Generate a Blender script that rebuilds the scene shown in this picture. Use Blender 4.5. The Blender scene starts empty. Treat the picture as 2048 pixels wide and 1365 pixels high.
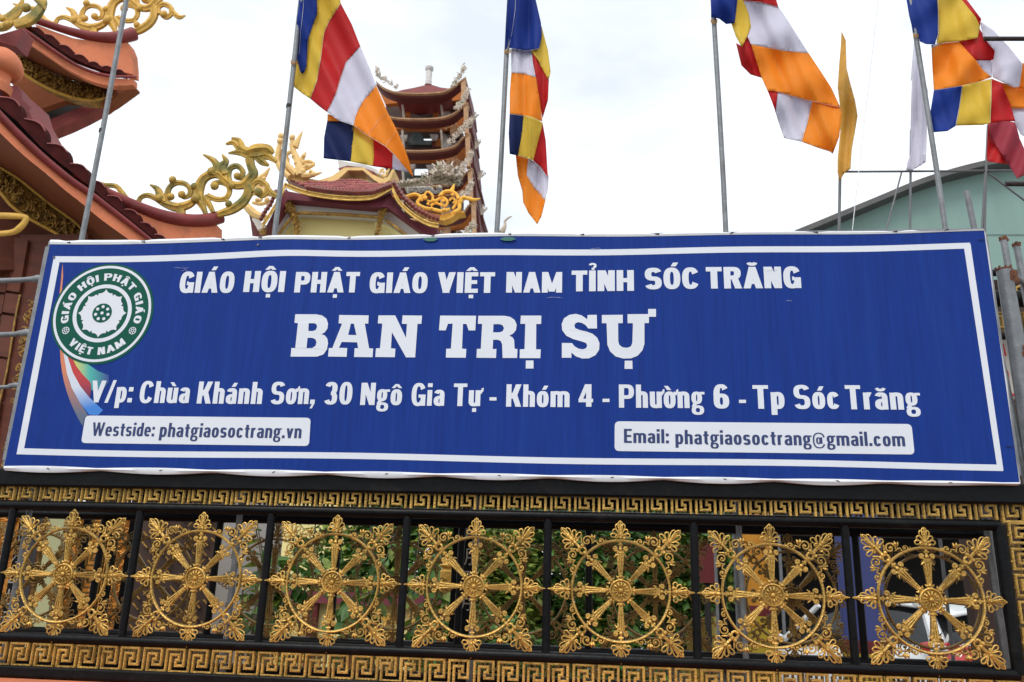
import bpy, bmesh, math, random
from mathutils import Vector, Matrix
from mathutils.geometry import tessellate_polygon, delaunay_2d_cdt
rnd = random.Random(7)
S = bpy.context.scene
COL = S.collection
PI = math.pi

# ------------------------------------------------------------ camera, sky, sun, exposure
YAW, PITCH, ROLL, FPX = -0.1109385, 0.29208497, 0.03105784, 1711.71
EYE = Vector((2.13669646, -3.34385395, 1.55))      # metres; the gate stands on Y = 0
ZW = EYE.z + 0.03962648                             # height of the wheel centres
_f = Vector((math.sin(YAW)*math.cos(PITCH), math.cos(YAW)*math.cos(PITCH), math.sin(PITCH)))
_r0 = Vector((math.cos(YAW), -math.sin(YAW), 0)); _u0 = _r0.cross(_f)
CR = math.cos(ROLL)*_r0 + math.sin(ROLL)*_u0
CU = -math.sin(ROLL)*_r0 + math.cos(ROLL)*_u0
CF = _f
cam_d = bpy.data.cameras.new('camera'); cam = bpy.data.objects.new('camera', cam_d); COL.objects.link(cam)
cam.matrix_world = Matrix(((CR.x, CU.x, -CF.x, EYE.x), (CR.y, CU.y, -CF.y, EYE.y), (CR.z, CU.z, -CF.z, EYE.z), (0, 0, 0, 1)))
cam_d.sensor_width = 36; cam_d.lens = 36*FPX/2048; cam_d.clip_start = .05; cam_d.clip_end = 3000
cam_d.dof.use_dof = True; cam_d.dof.focus_distance = 3.45; cam_d.dof.aperture_fstop = 7.1
S.camera = cam

W = bpy.data.worlds.new('World'); S.world = W; W.use_nodes = True
nt = W.node_tree; N = nt.nodes; L = nt.links; N.clear()
sky = N.new('ShaderNodeTexSky'); sky.sky_type = 'NISHITA'; sky.sun_disc = False
SUN_EL, SUN_AZ = math.radians(52), math.radians(200)   # sun behind the camera, over the right shoulder
sky.sun_elevation = SUN_EL; sky.sun_rotation = SUN_AZ; sky.air_density = 1; sky.dust_density = 4
tc = N.new('ShaderNodeTexCoord'); mp = N.new('ShaderNodeMapping'); mp.inputs['Scale'].default_value = (1, 1, 2.2)
ns = N.new('ShaderNodeTexNoise'); ns.inputs['Scale'].default_value = 2.6; ns.inputs['Detail'].default_value = 5; ns.inputs['Roughness'].default_value = .5
rp = N.new('ShaderNodeValToRGB'); rp.color_ramp.elements[0].position = .36; rp.color_ramp.elements[1].position = .6
rp.color_ramp.elements[0].color = (7.9, 8.55, 9.2, 1); rp.color_ramp.elements[1].color = (11.6, 12.2, 12.8, 1)
mx = N.new('ShaderNodeMix'); mx.data_type = 'RGBA'; mx.inputs[0].default_value = .93
bg = N.new('ShaderNodeBackground'); bg.inputs['Strength'].default_value = .1
wo = N.new('ShaderNodeOutputWorld')
L.new(tc.outputs['Generated'], mp.inputs[0]); L.new(mp.outputs[0], ns.inputs['Vector']); L.new(ns.outputs['Fac'], rp.inputs[0])
L.new(sky.outputs[0], mx.inputs['A']); L.new(rp.outputs[0], mx.inputs['B']); L.new(mx.outputs['Result'], bg.inputs['Color']); L.new(bg.outputs[0], wo.inputs[0])
sd = bpy.data.lights.new('sun', 'SUN'); sd.energy = 1.5; sd.angle = math.radians(25); sd.color = (1, .97, .92)
so = bpy.data.objects.new('sun', sd); COL.objects.link(so); so.location = (0, -20, 30)
_sd = Vector((math.sin(SUN_AZ)*math.cos(SUN_EL), math.cos(SUN_AZ)*math.cos(SUN_EL), math.sin(SUN_EL)))
so.rotation_euler = (-_sd).to_track_quat('-Z', 'Y').to_euler()
S.view_settings.view_transform = 'Standard'; S.view_settings.look = 'None'; S.view_settings.exposure = 0.2; S.view_settings.gamma = 1

# ------------------------------------------------------------ helpers
def P(px, py, Y):
    """the world point seen at photo pixel (px, py) on the plane Y = const"""
    d = CF*FPX + CR*(px-1024) - CU*(py-682.5)
    return EYE + d*((Y-EYE.y)/d.y)
def pxm(px, py, Y):
    """metres per photo pixel there"""
    p = P(px, py, Y) - EYE
    return p.dot(CF)/FPX

def mat(name, col, rough=.6, metal=0., var=.12, vscale=6., bump=0., bscale=60., transl=0., dirt=None, dscale=2.5, dlo=.55, dhi=.75, spec=.5, stretch=None, emit=None, coat=0):
    m = bpy.data.materials.new(name); m.use_nodes = True
    t = m.node_tree; n = t.nodes; l = t.links; b = n['Principled BSDF']
    b.inputs['Roughness'].default_value = rough; b.inputs['Metallic'].default_value = metal
    b.inputs['Specular IOR Level'].default_value = spec
    if coat: b.inputs['Coat Weight'].default_value = coat; b.inputs['Coat Roughness'].default_value = .1
    co = n.new('ShaderNodeTexCoord'); oi = n.new('ShaderNodeObjectInfo'); va = n.new('ShaderNodeVectorMath'); va.operation = 'MULTIPLY_ADD'; l.new(oi.outputs['Random'], va.inputs[0]); va.inputs[1].default_value = (37, 19, 53); l.new(co.outputs['Object'], va.inputs[2]); src = va.outputs[0]
    if stretch:
        mm = n.new('ShaderNodeMapping'); mm.inputs['Scale'].default_value = stretch; l.new(src, mm.inputs[0]); src = mm.outputs[0]
    nz = n.new('ShaderNodeTexNoise'); nz.inputs['Scale'].default_value = vscale; nz.inputs['Detail'].default_value = 6; l.new(src, nz.inputs['Vector'])
    mr = n.new('ShaderNodeMapRange'); mr.inputs['From Min'].default_value = .3; mr.inputs['From Max'].default_value = .7
    mr.inputs['To Min'].default_value = 1-var; mr.inputs['To Max'].default_value = 1+var; l.new(nz.outputs['Fac'], mr.inputs['Value'])
    hs = n.new('ShaderNodeHueSaturation'); hs.inputs['Color'].default_value = (*col, 1); l.new(mr.outputs[0], hs.inputs['Value'])
    out = hs.outputs[0]
    if dirt:
        dz = n.new('ShaderNodeTexNoise'); dz.inputs['Scale'].default_value = dscale; dz.inputs['Detail'].default_value = 8; dz.inputs['Roughness'].default_value = .65; l.new(src, dz.inputs['Vector'])
        dr = n.new('ShaderNodeMapRange'); dr.inputs['From Min'].default_value = dlo; dr.inputs['From Max'].default_value = dhi; l.new(dz.outputs['Fac'], dr.inputs['Value'])
        dm = n.new('ShaderNodeMix'); dm.data_type = 'RGBA'; l.new(dr.outputs[0], dm.inputs[0]); l.new(out, dm.inputs['A']); dm.inputs['B'].default_value = (*dirt, 1); out = dm.outputs['Result']
    l.new(out, b.inputs['Base Color'])
    if bump:
        bz = n.new('ShaderNodeTexNoise'); bz.inputs['Scale'].default_value = bscale; bz.inputs['Detail'].default_value = 4; l.new(src, bz.inputs['Vector'])
        bp = n.new('ShaderNodeBump'); bp.inputs['Strength'].default_value = bump; bp.inputs['Distance'].default_value = .02; l.new(bz.outputs['Fac'], bp.inputs['Height']); l.new(bp.outputs[0], b.inputs['Normal'])
    if transl:
        tr = n.new('ShaderNodeBsdfTranslucent'); l.new(out, tr.inputs['Color']); ms = n.new('ShaderNodeMixShader'); ms.inputs[0].default_value = transl
        l.new(b.outputs[0], ms.inputs[1]); l.new(tr.outputs[0], ms.inputs[2]); l.new(ms.outputs[0], n['Material Output'].inputs[0])
    if emit:
        b.inputs['Emission Color'].default_value = (*col, 1); b.inputs['Emission Strength'].default_value = emit
    return m

M = dict(
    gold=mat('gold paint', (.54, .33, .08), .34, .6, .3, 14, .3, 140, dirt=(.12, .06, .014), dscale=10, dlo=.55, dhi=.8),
    gold_back=mat('shade-darkened gold paint', (.27, .165, .045), .45, .5, .3, 14, .3, 140, dirt=(.08, .05, .015), dscale=10, dlo=.5, dhi=.75),  # rear leaf's gold: base darkened for its unlit side, dirt on top
    gold_dull=mat('dull gold paint', (.36, .2, .04), .5, .45, .3, 18, .3, 140, dirt=(.09, .055, .02), dscale=14, dlo=.45, dhi=.75),
    black=mat('black gate paint', (.0028, .0028, .0034), .38, 0, .5, 14, .1, 40, spec=.16, dirt=(.02, .018, .016), dscale=9, dlo=.56, dhi=.9),
    galv=mat('galvanised steel', (.2, .21, .22), .5, .35, .2, 24, .15, 120, dirt=(.12, .1, .085), dscale=7, dlo=.58, dhi=.8),
    rust=mat('rust', (.14, .05, .022), .85, 0, .4, 40, .5, 90),
    vinyl=mat('blue vinyl print', (.009, .036, .225), .42, 0, .1, 5, .2, 3, spec=.1, stretch=(18, 1, .8), dirt=(.013, .048, .255), dscale=1.2, dlo=.5, dhi=.85),
    white=mat('white print', (.7, .72, .78), .42, 0, .025, 5),
    hem=mat('white vinyl hem', (.74, .75, .78), .45, 0, .06, 9, .1, 20, dirt=(.4, .38, .34), dscale=14, dlo=.62, dhi=.9),
    navy=mat('navy print', (.012, .03, .13), .45, 0, .04, 5),
    green=mat('green emblem print', (.002, .085, .055), .42, 0, .06, 5, spec=.15),
    grommet=mat('green plastic grommet', (.02, .14, .1), .5),
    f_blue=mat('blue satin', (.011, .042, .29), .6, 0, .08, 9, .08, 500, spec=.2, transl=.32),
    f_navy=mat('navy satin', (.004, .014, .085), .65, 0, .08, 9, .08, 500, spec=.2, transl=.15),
    f_yellow=mat('yellow satin', (.82, .6, .08), .5, 0, .06, 9, .08, 500, spec=.2, transl=.4),
    f_red=mat('red satin', (.62, .022, .025), .5, 0, .06, 9, .08, 500, spec=.2, transl=.4),
    f_white=mat('white satin', (.72, .7, .8), .55, 0, .05, 9, .08, 500, spec=.2, transl=.35),
    f_orange=mat('orange satin', (.95, .36, .03), .5, 0, .06, 9, .08, 500, spec=.2, transl=.45),
    f_seam=mat('pale seam thread', (.75, .72, .68), .8),
    f_crim=mat('crimson cloth', (.42, .04, .07), .7, 0, .06, 9, .08, 500, transl=.4),
    f_ochre=mat('ochre satin', (.66, .36, .05), .6, 0, .1, 9, .08, 500, transl=.35),
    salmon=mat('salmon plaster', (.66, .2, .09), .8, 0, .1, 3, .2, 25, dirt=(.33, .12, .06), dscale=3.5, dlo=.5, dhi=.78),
    salmon_shade=mat('salmon plaster with painted shade', (.2, .048, .008), .85, 0, .15, 2.5, .15, 20),  # the salmon plaster again, with the shade under the eaves put into its colour
    brown_w=mat('brown red boards', (.1, .02, .006), .7, 0, .25, 3, .2, 20, stretch=(1, 1, 4)),
    maroon=mat('maroon glazed roof', (.21, .026, .024), .5, 0, .2, 6, .15, 30, dirt=(.28, .14, .13), dscale=5, dlo=.62, dhi=.9),
    tile=mat('maroon clay tile', (.2, .04, .03), .55, 0, .25, 8, .3, 30, dirt=(.035, .02, .018), dscale=6, dlo=.5, dhi=.75),
    tile_lip=mat('pinkish painted tile highlight', (.42, .13, .12), .6, 0, .2, 8),  # lighter pink paints the highlight on lit tile edges
    tile_end=mat('tile end with painted shade', (.05, .007, .006), .85, 0, .3, 8, .3, 30, spec=.15),  # shade of the tile undersides is put into this colour
    moss_gold=mat('mossy gold stucco', (.56, .34, .055), .65, .1, .2, 8, .4, 40, dirt=(.15, .14, .03), dscale=3.5, dlo=.43, dhi=.62),
    warm_gold=mat('warm gold stucco', (.62, .36, .06), .6, .1, .18, 8, .4, 40, dirt=(.2, .1, .03), dscale=8, dlo=.56, dhi=.8),
    cream=mat('cream stucco', (.78, .52, .2), .7, 0, .12, 6, .2, 30, dirt=(.36, .27, .11), dscale=7, dlo=.58, dhi=.85),
    orn_yel=mat('bright yellow stucco', (.95, .5, .06), .6, 0, .15, 8, .3, 40, dirt=(.4, .2, .04), dscale=8, dlo=.58, dhi=.85),
    y_wall=mat('pale yellow wall', (.88, .76, .33), .85, 0, .04, 2),
    w_wall=mat('offwhite plaster', (.62, .6, .56), .85, 0, .05, 2),
    plum=mat('plum plaster', (.17, .028, .045), .7, 0, .15, 4),
    twr_red=mat('tower maroon trim', (.1, .013, .01), .7, 0, .2, 3),
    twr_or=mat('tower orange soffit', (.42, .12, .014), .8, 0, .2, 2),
    twr_rim=mat('tower pinkish rim', (.52, .3, .16), .8, 0, .2, 4),
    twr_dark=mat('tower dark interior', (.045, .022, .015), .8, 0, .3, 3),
    beige=mat('weathered beige stone', (.52, .43, .35), .9, 0, .25, 5, .5, 20, dirt=(.25, .27, .15), dscale=1.6, dlo=.5, dhi=.7),
    stone=mat('white stone', (.6, .58, .56), .85, 0, .15, 3, .4, 12, dirt=(.3, .28, .26), dscale=2, dlo=.5, dhi=.8),
    gglass=mat('grey green glass', (.05, .07, .065), .25, 0, .3, 3),
    teal=mat('pale teal sheet metal', (.19, .3, .265), .6, 0, .1, 1.2, .12, 3, stretch=(1, 1, .3)),
    dgrey=mat('dark grey flashing', (.09, .085, .085), .6, 0, .2, 3),
    tube=mat('grey painted tube', (.12, .125, .13), .5, .2, .15, 12),
    rod=mat('rusty dark rod', (.035, .024, .022), .7, .2, .5, 30, .5, 90),
    leaf=mat('green leaf', (.06, .15, .022), .5, 0, .4, 3, transl=.25),
    leaf2=mat('yellow green leaf', (.2, .26, .035), .5, 0, .4, 3, transl=.25),
    bark=mat('grey brown bark', (.12, .09, .06), .9, 0, .3, 8, .5, 30),
    goldwall=mat('orange gold panel', (.55, .22, .03), .34, .5, .3, 5, .5, 30, dirt=(.2, .07, .01), dscale=5, dlo=.5, dhi=.75),
    olive=mat('pale olive plaster', (.36, .36, .19), .85, 0, .08, 2),
    concrete=mat('grey concrete', (.3, .28, .26), .9, 0, .12, 1.2, .2, 15),
    asphalt=mat('dark asphalt', (.06, .058, .055), .9, 0, .2, 3, .3, 60),
    redp=mat('deep red paint', (.11, .006, .008), .6, 0, .12, 4),
    yelp=mat('yellow pillar paint', (.5, .21, .01), .6, 0, .12, 3),
    yelb=mat('lemon band paint', (.38, .27, .012), .6, 0, .1, 3),
    bluep=mat('blue pillar paint', (.04, .055, .2), .6, 0, .1, 3),
    carw=mat('white car paint', (.62, .63, .64), .25, 0, .02, 2, coat=.6),
    carg=mat('tinted car glass', (.008, .009, .01), .08, 0, .1, 2),
    tail=mat('red tail lamp plastic', (.4, .008, .008), .15, 0, .3, 8, coat=.8),
    rubber=mat('black rubber', (.015, .015, .015), .8),
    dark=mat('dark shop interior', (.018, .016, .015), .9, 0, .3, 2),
    sign_r=mat('red letter paint', (.5, .015, .03), .6),
    sign_w=mat('dirty white board', (.55, .52, .47), .7, 0, .06, 6),
)
# print colours carried by a colour attribute (swoosh with blended inks)
_m = bpy.data.materials.new('blended ink print'); _m.use_nodes = True
_a = _m.node_tree.nodes.new('ShaderNodeAttribute'); _a.attribute_name = 'ink'
_m.node_tree.links.new(_a.outputs['Color'], _m.node_tree.nodes['Principled BSDF'].inputs['Base Color'])
_m.node_tree.nodes['Principled BSDF'].inputs['Roughness'].default_value = .42
M['ink'] = _m

class MB:
    def __init__(s): s.v = []; s.f = []
    def add(s, vs, fs):
        o = len(s.v); s.v += [tuple(p) for p in vs]; s.f += [tuple(i+o for i in q) for q in fs]
    def box(s, c, d, R=None):
        c = Vector(c); vs = []
        for x in (-1, 1):
            for y in (-1, 1):
                for z in (-1, 1):
                    p = Vector((x*d[0]/2, y*d[1]/2, z*d[2]/2))
                    vs.append(c + (R @ p if R else p))
        s.add(vs, [(0, 1, 3, 2), (4, 6, 7, 5), (0, 4, 5, 1), (2, 3, 7, 6), (0, 2, 6, 4), (1, 5, 7, 3)])
    def tube(s, pts, rad, seg=6, closed=False, flat=1., groove=0., gn=3, cap=True):
        pts = [Vector(p) for p in pts]; n = len(pts)
        if not hasattr(rad, '__len__'): rad = [rad]*n
        ups = Vector((0, 1, 0)); vs = []
        for i in range(n):
            a = pts[(i-1) % n] if (closed or i) else pts[0]; b = pts[(i+1) % n] if (closed or i < n-1) else pts[-1]
            t = (b-a)
            t = t.normalized() if t.length > 1e-9 else Vector((0, 0, 1))
            side = t.cross(ups)
            if side.length < .05: side = t.cross(Vector((1, 0, 0)))
            side.normalize(); up = side.cross(t).normalized()
            for k in range(seg):
                an = 2*PI*k/seg
                g = 1 - groove*(.5+.5*math.cos(gn*2*an)) if groove else 1
                vs.append(pts[i] + side*(math.cos(an)*rad[i]*g) + up*(math.sin(an)*rad[i]*flat*g))
        fs = []
        m = n if closed else n-1
        for i in range(m):
            for k in range(seg):
                a = i*seg+k; b = i*seg+(k+1) % seg; c = ((i+1) % n)*seg+(k+1) % seg; d = ((i+1) % n)*seg+k
                fs.append((a, b, c, d))
        if cap and not closed:
            fs.append(tuple(range(seg))[::-1]); fs.append(tuple((n-1)*seg+k for k in range(seg)))
        s.add(vs, fs)
    def ball(s, c, r, sc=(1, 1, 1), seg=8, rings=5):
        c = Vector(c); vs = [c+Vector((0, 0, r*sc[2]))]
        for i in range(1, rings):
            th = PI*i/rings
            for k in range(seg):
                a = 2*PI*k/seg; vs.append(c+Vector((r*sc[0]*math.sin(th)*math.cos(a), r*sc[1]*math.sin(th)*math.sin(a), r*sc[2]*math.cos(th))))
        vs.append(c-Vector((0, 0, r*sc[2]))); fs = []
        for k in range(seg): fs.append((0, 1+k, 1+(k+1) % seg))
        for i in range(rings-2):
            for k in range(seg): a = 1+i*seg+k; b = 1+i*seg+(k+1) % seg; fs.append((a, a+seg, b+seg, b))
        e = len(vs)-1; o = 1+(rings-2)*seg
        for k in range(seg): fs.append((e, o+(k+1) % seg, o+k))
        s.add(vs, fs)
    def lathe(s, c, prof, seg=16, axis='z'):
        c = Vector(c); vs = []; fs = []; n = len(prof)
        for (r, h) in prof:
            for k in range(seg):
                a = 2*PI*k/seg
                if axis == 'z': vs.append(c+Vector((r*math.cos(a), r*math.sin(a), h)))
                elif axis == 'y': vs.append(c+Vector((r*math.cos(a), h, r*math.sin(a))))
                else: vs.append(c+Vector((h, r*math.cos(a), r*math.sin(a))))
        for i in range(n-1):
            for k in range(seg): a = i*seg+k; b = i*seg+(k+1) % seg; fs.append((a, b, b+seg, a+seg))
        fs.append(tuple(range(seg))); fs.append(tuple((n-1)*seg+k for k in range(seg)))
        s.add(vs, fs)
    def prism(s, poly, y0, y1, holes=()):
        """poly in XZ, extruded from y0 (front) to y1"""
        loops = [list(poly)]+[list(h) for h in holes]; flat = [p for lp in loops for p in lp]; n = len(flat)
        tr = tessellate_polygon([[Vector((p[0], p[1], 0)) for p in lp] for lp in loops])
        vs = [Vector((p[0], y0, p[1])) for p in flat]+[Vector((p[0], y1, p[1])) for p in flat]
        fs = [tuple(t) for t in tr]+[tuple(i+n for i in t)[::-1] for t in tr]; o = 0
        for lp in loops:
            k = len(lp)
            for i in range(k): a = o+i; b = o+(i+1) % k; fs.append((a, b, b+n, a+n))
            o += k
        s.add(vs, fs)
    def mesh(s, name, m, smooth=False, fix=True):
        me = bpy.data.meshes.new(name); me.from_pydata([tuple(p) for p in s.v], [], s.f); me.update()
        if fix:
            bm = bmesh.new(); bm.from_mesh(me); bmesh.ops.recalc_face_normals(bm, faces=bm.faces); bm.to_mesh(me); bm.free()
        me.materials.append(M[m] if isinstance(m, str) else m)
        if smooth:
            me.polygons.foreach_set('use_smooth', [True]*len(me.polygons))
            if smooth != 'all':
              try: me.set_sharp_from_angle(angle=math.radians(42))
              except Exception: pass
        return me
    def build(s, name, m, parent=None, smooth=False, fix=True):
        return link(name, s.mesh(name, m, smooth, fix), parent)

def link(name, me, parent=None, loc=None, rot=None):
    o = bpy.data.objects.new(name, me); COL.objects.link(o)
    if parent: o.parent = parent
    # meshes are written in world coordinates unless loc is given; things sit at the origin of their empties
    if loc is not None: o.location = loc
    elif parent is not None: o.matrix_parent_inverse = Matrix.Translation(-W_LOC(parent))
    if rot: o.rotation_euler = rot
    return o
def W_LOC(o):
    l = Vector(o.location)
    while o.parent:
        # parts with world-space meshes sit at zero under an inverse, so they add nothing
        if o.matrix_parent_inverse != Matrix.Identity(4): return Vector((0, 0, 0))
        o = o.parent; l += Vector(o.location)
    return l
def thing(name, label, cat, loc=(0, 0, 0), group=None):
    o = bpy.data.objects.new(name, None); COL.objects.link(o); o.location = loc; o.empty_display_size = .1
    return tag(o, label, cat, group)
def tag(o, label, cat, group=None):
    o['label'] = label; o['category'] = cat
    if group: o['group'] = group
    return o
def struct(o): o['kind'] = 'structure'; return o
def copy_tree(o, parent=None):
    c = o.copy(); COL.objects.link(c)
    if parent: c.parent = parent
    for ch in o.children: copy_tree(ch, c)
    return c

def crom(pts, n=6, closed=False):
    """Catmull-Rom through 2-D/3-D points"""
    out = []; k = len(pts); rng = range(k if closed else k-1)
    for i in rng:
        g = lambda j: pts[j % k] if closed else pts[min(max(j, 0), k-1)]
        a, b, c, d = g(i-1), g(i), g(i+1), g(i+2)
        for j in range(n):
            t = j/n
            out.append(tuple(.5*((2*q)+(-p+r)*t+(2*p-5*q+4*r-w)*t*t+(-p+3*q-3*r+w)*t**3) for p, q, r, w in zip(a, b, c, d)))
    if not closed: out.append(tuple(pts[-1]))
    return out
def inside(poly, x, y):
    c = False; n = len(poly); j = n-1
    for i in range(n):
        if (poly[i][1] > y) != (poly[j][1] > y) and x < (poly[j][0]-poly[i][0])*(y-poly[i][1])/(poly[j][1]-poly[i][1])+poly[i][0]: c = not c
        j = i
    return c
def cdt(poly, step):
    pts = [Vector(p) for p in poly]; n = len(pts)
    if step:
        xs = [p[0] for p in poly]; ys = [p[1] for p in poly]
        x = min(xs)+step*.5
        while x < max(xs):
            y = min(ys)+step*.5
            while y < max(ys):
                if inside(poly, x, y): pts.append(Vector((x, y)))
                y += step
            x += step
    r = delaunay_2d_cdt(pts, [(i, (i+1) % n) for i in range(n)], [list(range(n))], 1, 1e-4)
    return r[0], r[2]
def dens(poly, mx):
    """split long edges so that curved surfaces follow"""
    out = []; n = len(poly)
    for i in range(n):
        a, b = poly[i], poly[(i+1) % n]; d = math.dist(a, b); k = max(1, int(d/mx))
        for j in range(k): out.append((a[0]+(b[0]-a[0])*j/k, a[1]+(b[1]-a[1])*j/k))
    return out
def sheet(mb, poly, Yf, thick=0, step=0):
    """a surface whose outline is given in photo pixels; Yf = depth (number or function of pixel); thick = real thickness going back"""
    if not callable(Yf): y0 = Yf; Yf = lambda a, b: y0
    if step: poly = dens(poly, step)
    v, f = cdt(poly, step); n = len(v)
    vs = [P(p[0], p[1], Yf(p[0], p[1])) for p in v]
    fs = [tuple(q) for q in f]
    if thick:
        from collections import Counter
        edges = Counter()
        for q in f:
            for i in range(len(q)): edges[(q[i], q[(i+1) % len(q)])] += 1
        vs += [p+Vector((0, thick, 0)) for p in vs]
        fs += [tuple(i+n for i in q)[::-1] for q in f]
        for (a, b) in edges:
            if (b, a) not in edges: fs.append((b, a, a+n, b+n))
    mb.add(vs, fs)
    return v
def ptube(mb, pts, Y, w, seg=8, n=5, flat=.8, groove=0., gn=3, T=None):
    """tube along a path in photo pixels, w = widths in pixels (list matches pts or scalar)"""
    k = len(pts)
    if not hasattr(w, '__len__'): w = [w]*k
    if len(w) == 2 and k != 2: w = [w[0]+(w[1]-w[0])*i/(k-1) for i in range(k)]
    q = [(T(*p) if T else p)+((Y(*p) if callable(Y) else Y), ww) for p, ww in zip(pts, w)]
    q = crom(q, n) if k > 2 else q
    mb.tube([P(a, b, c) for a, b, c, d in q], [d*.5*pxm(a, b, c) for a, b, c, d in q], seg, flat=flat, groove=groove, gn=gn)
def pball(mb, x, y, Y, r, seg=8, T=None):
    if T: x, y = T(x, y)
    mb.ball(P(x, y, Y), r*pxm(x, y, Y), (1, .8, 1), seg, 6)
def pscale(sc, ox, oy): return lambda L: [(x/sc+ox, y/sc+oy) for x, y in L]

# ------------------------------------------------------------ ground
g = MB(); g.add([(-300, -60, 0), (300, -60, 0), (300, 600, 0), (-300, 600, 0)], [(0, 1, 2, 3)]); struct(g.build('ground', 'concrete'))
g = MB(); g.add([(-60, -14, .004), (60, -14, .004), (60, -.6, .004), (-60, -.6, .004)], [(0, 1, 2, 3)]); struct(g.build('road', 'asphalt'))
# ------------------------------------------------------------ gate
PITCHX = .55
def spiral(cx, cz, r0, r1, a0, turns, n=14):
    return [(cx+(r0+(r1-r0)*i/n)*math.cos(a0+turns*2*PI*i/n), cz+(r0+(r1-r0)*i/n)*math.sin(a0+turns*2*PI*i/n)) for i in range(n+1)]
def xz(pts, y=0): return [(p[0], y, p[1]) for p in pts]
def rot2(pts, a): c, s_ = math.cos(a), math.sin(a); return [(x*c-z*s_, x*s_+z*c) for x, z in pts]
def mir(pts): return [(-x, z) for x, z in pts]

def palmette(mb, R, H, WD, base_r):
    """fan of open petals growing up +z from (0, base) ; R rotates it"""
    tf = lambda pts: rot2(pts, R)
    n = 7
    for k in range(n):
        t = (k-(n-1)/2)/((n-1)/2)
        a = t*1.5
        ln = H*(1-.42*abs(t)**1.5)
        b = (math.sin(a*.35)*.004, base_r+H*.22)
        tip = (math.sin(a)*WD*(.62+.38*abs(t)), base_r+H*.22+math.cos(a)*ln*.78)
        dx, dz = tip[0]-b[0], tip[1]-b[1]; l = math.hypot(dx, dz); ux, uz = dx/l, dz/l; wx, wz = uz, -ux
        w = .0075 if k != 3 else .0085
        lp = [b, (b[0]+ux*l*.45+wx*w*.65, b[1]+uz*l*.45+wz*w*.65), (b[0]+ux*l*.82+wx*w, b[1]+uz*l*.82+wz*w), tip,
              (b[0]+ux*l*.82-wx*w, b[1]+uz*l*.82-wz*w), (b[0]+ux*l*.45-wx*w*.65, b[1]+uz*l*.45-wz*w*.65)]
        mb.tube(xz(tf(crom(lp, 2, True)), -.002), .0028, 5, closed=True)
    mb.tube(xz(tf([(0, base_r+H*.1), (0, base_r+H*.5), (0, base_r+H*.97)]), -.003), [.007, .0045, .0026], 5)
    q = tf([(0, base_r+H*.3)])[0]; mb.ball((q[0], -.005, q[1]), .006, seg=8)
    q = tf([(0, base_r+H*1.01)])[0]; mb.ball((q[0], -.002, q[1]), .0032, seg=6)
    for s in (-1, 1):
        sp = spiral(s*.0125, base_r+H*.16, .0065, .002, PI/2 if s > 0 else PI/2, -s*.9, 8)
        mb.tube(xz(tf(sp), -.002), .0034, 5)

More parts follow.
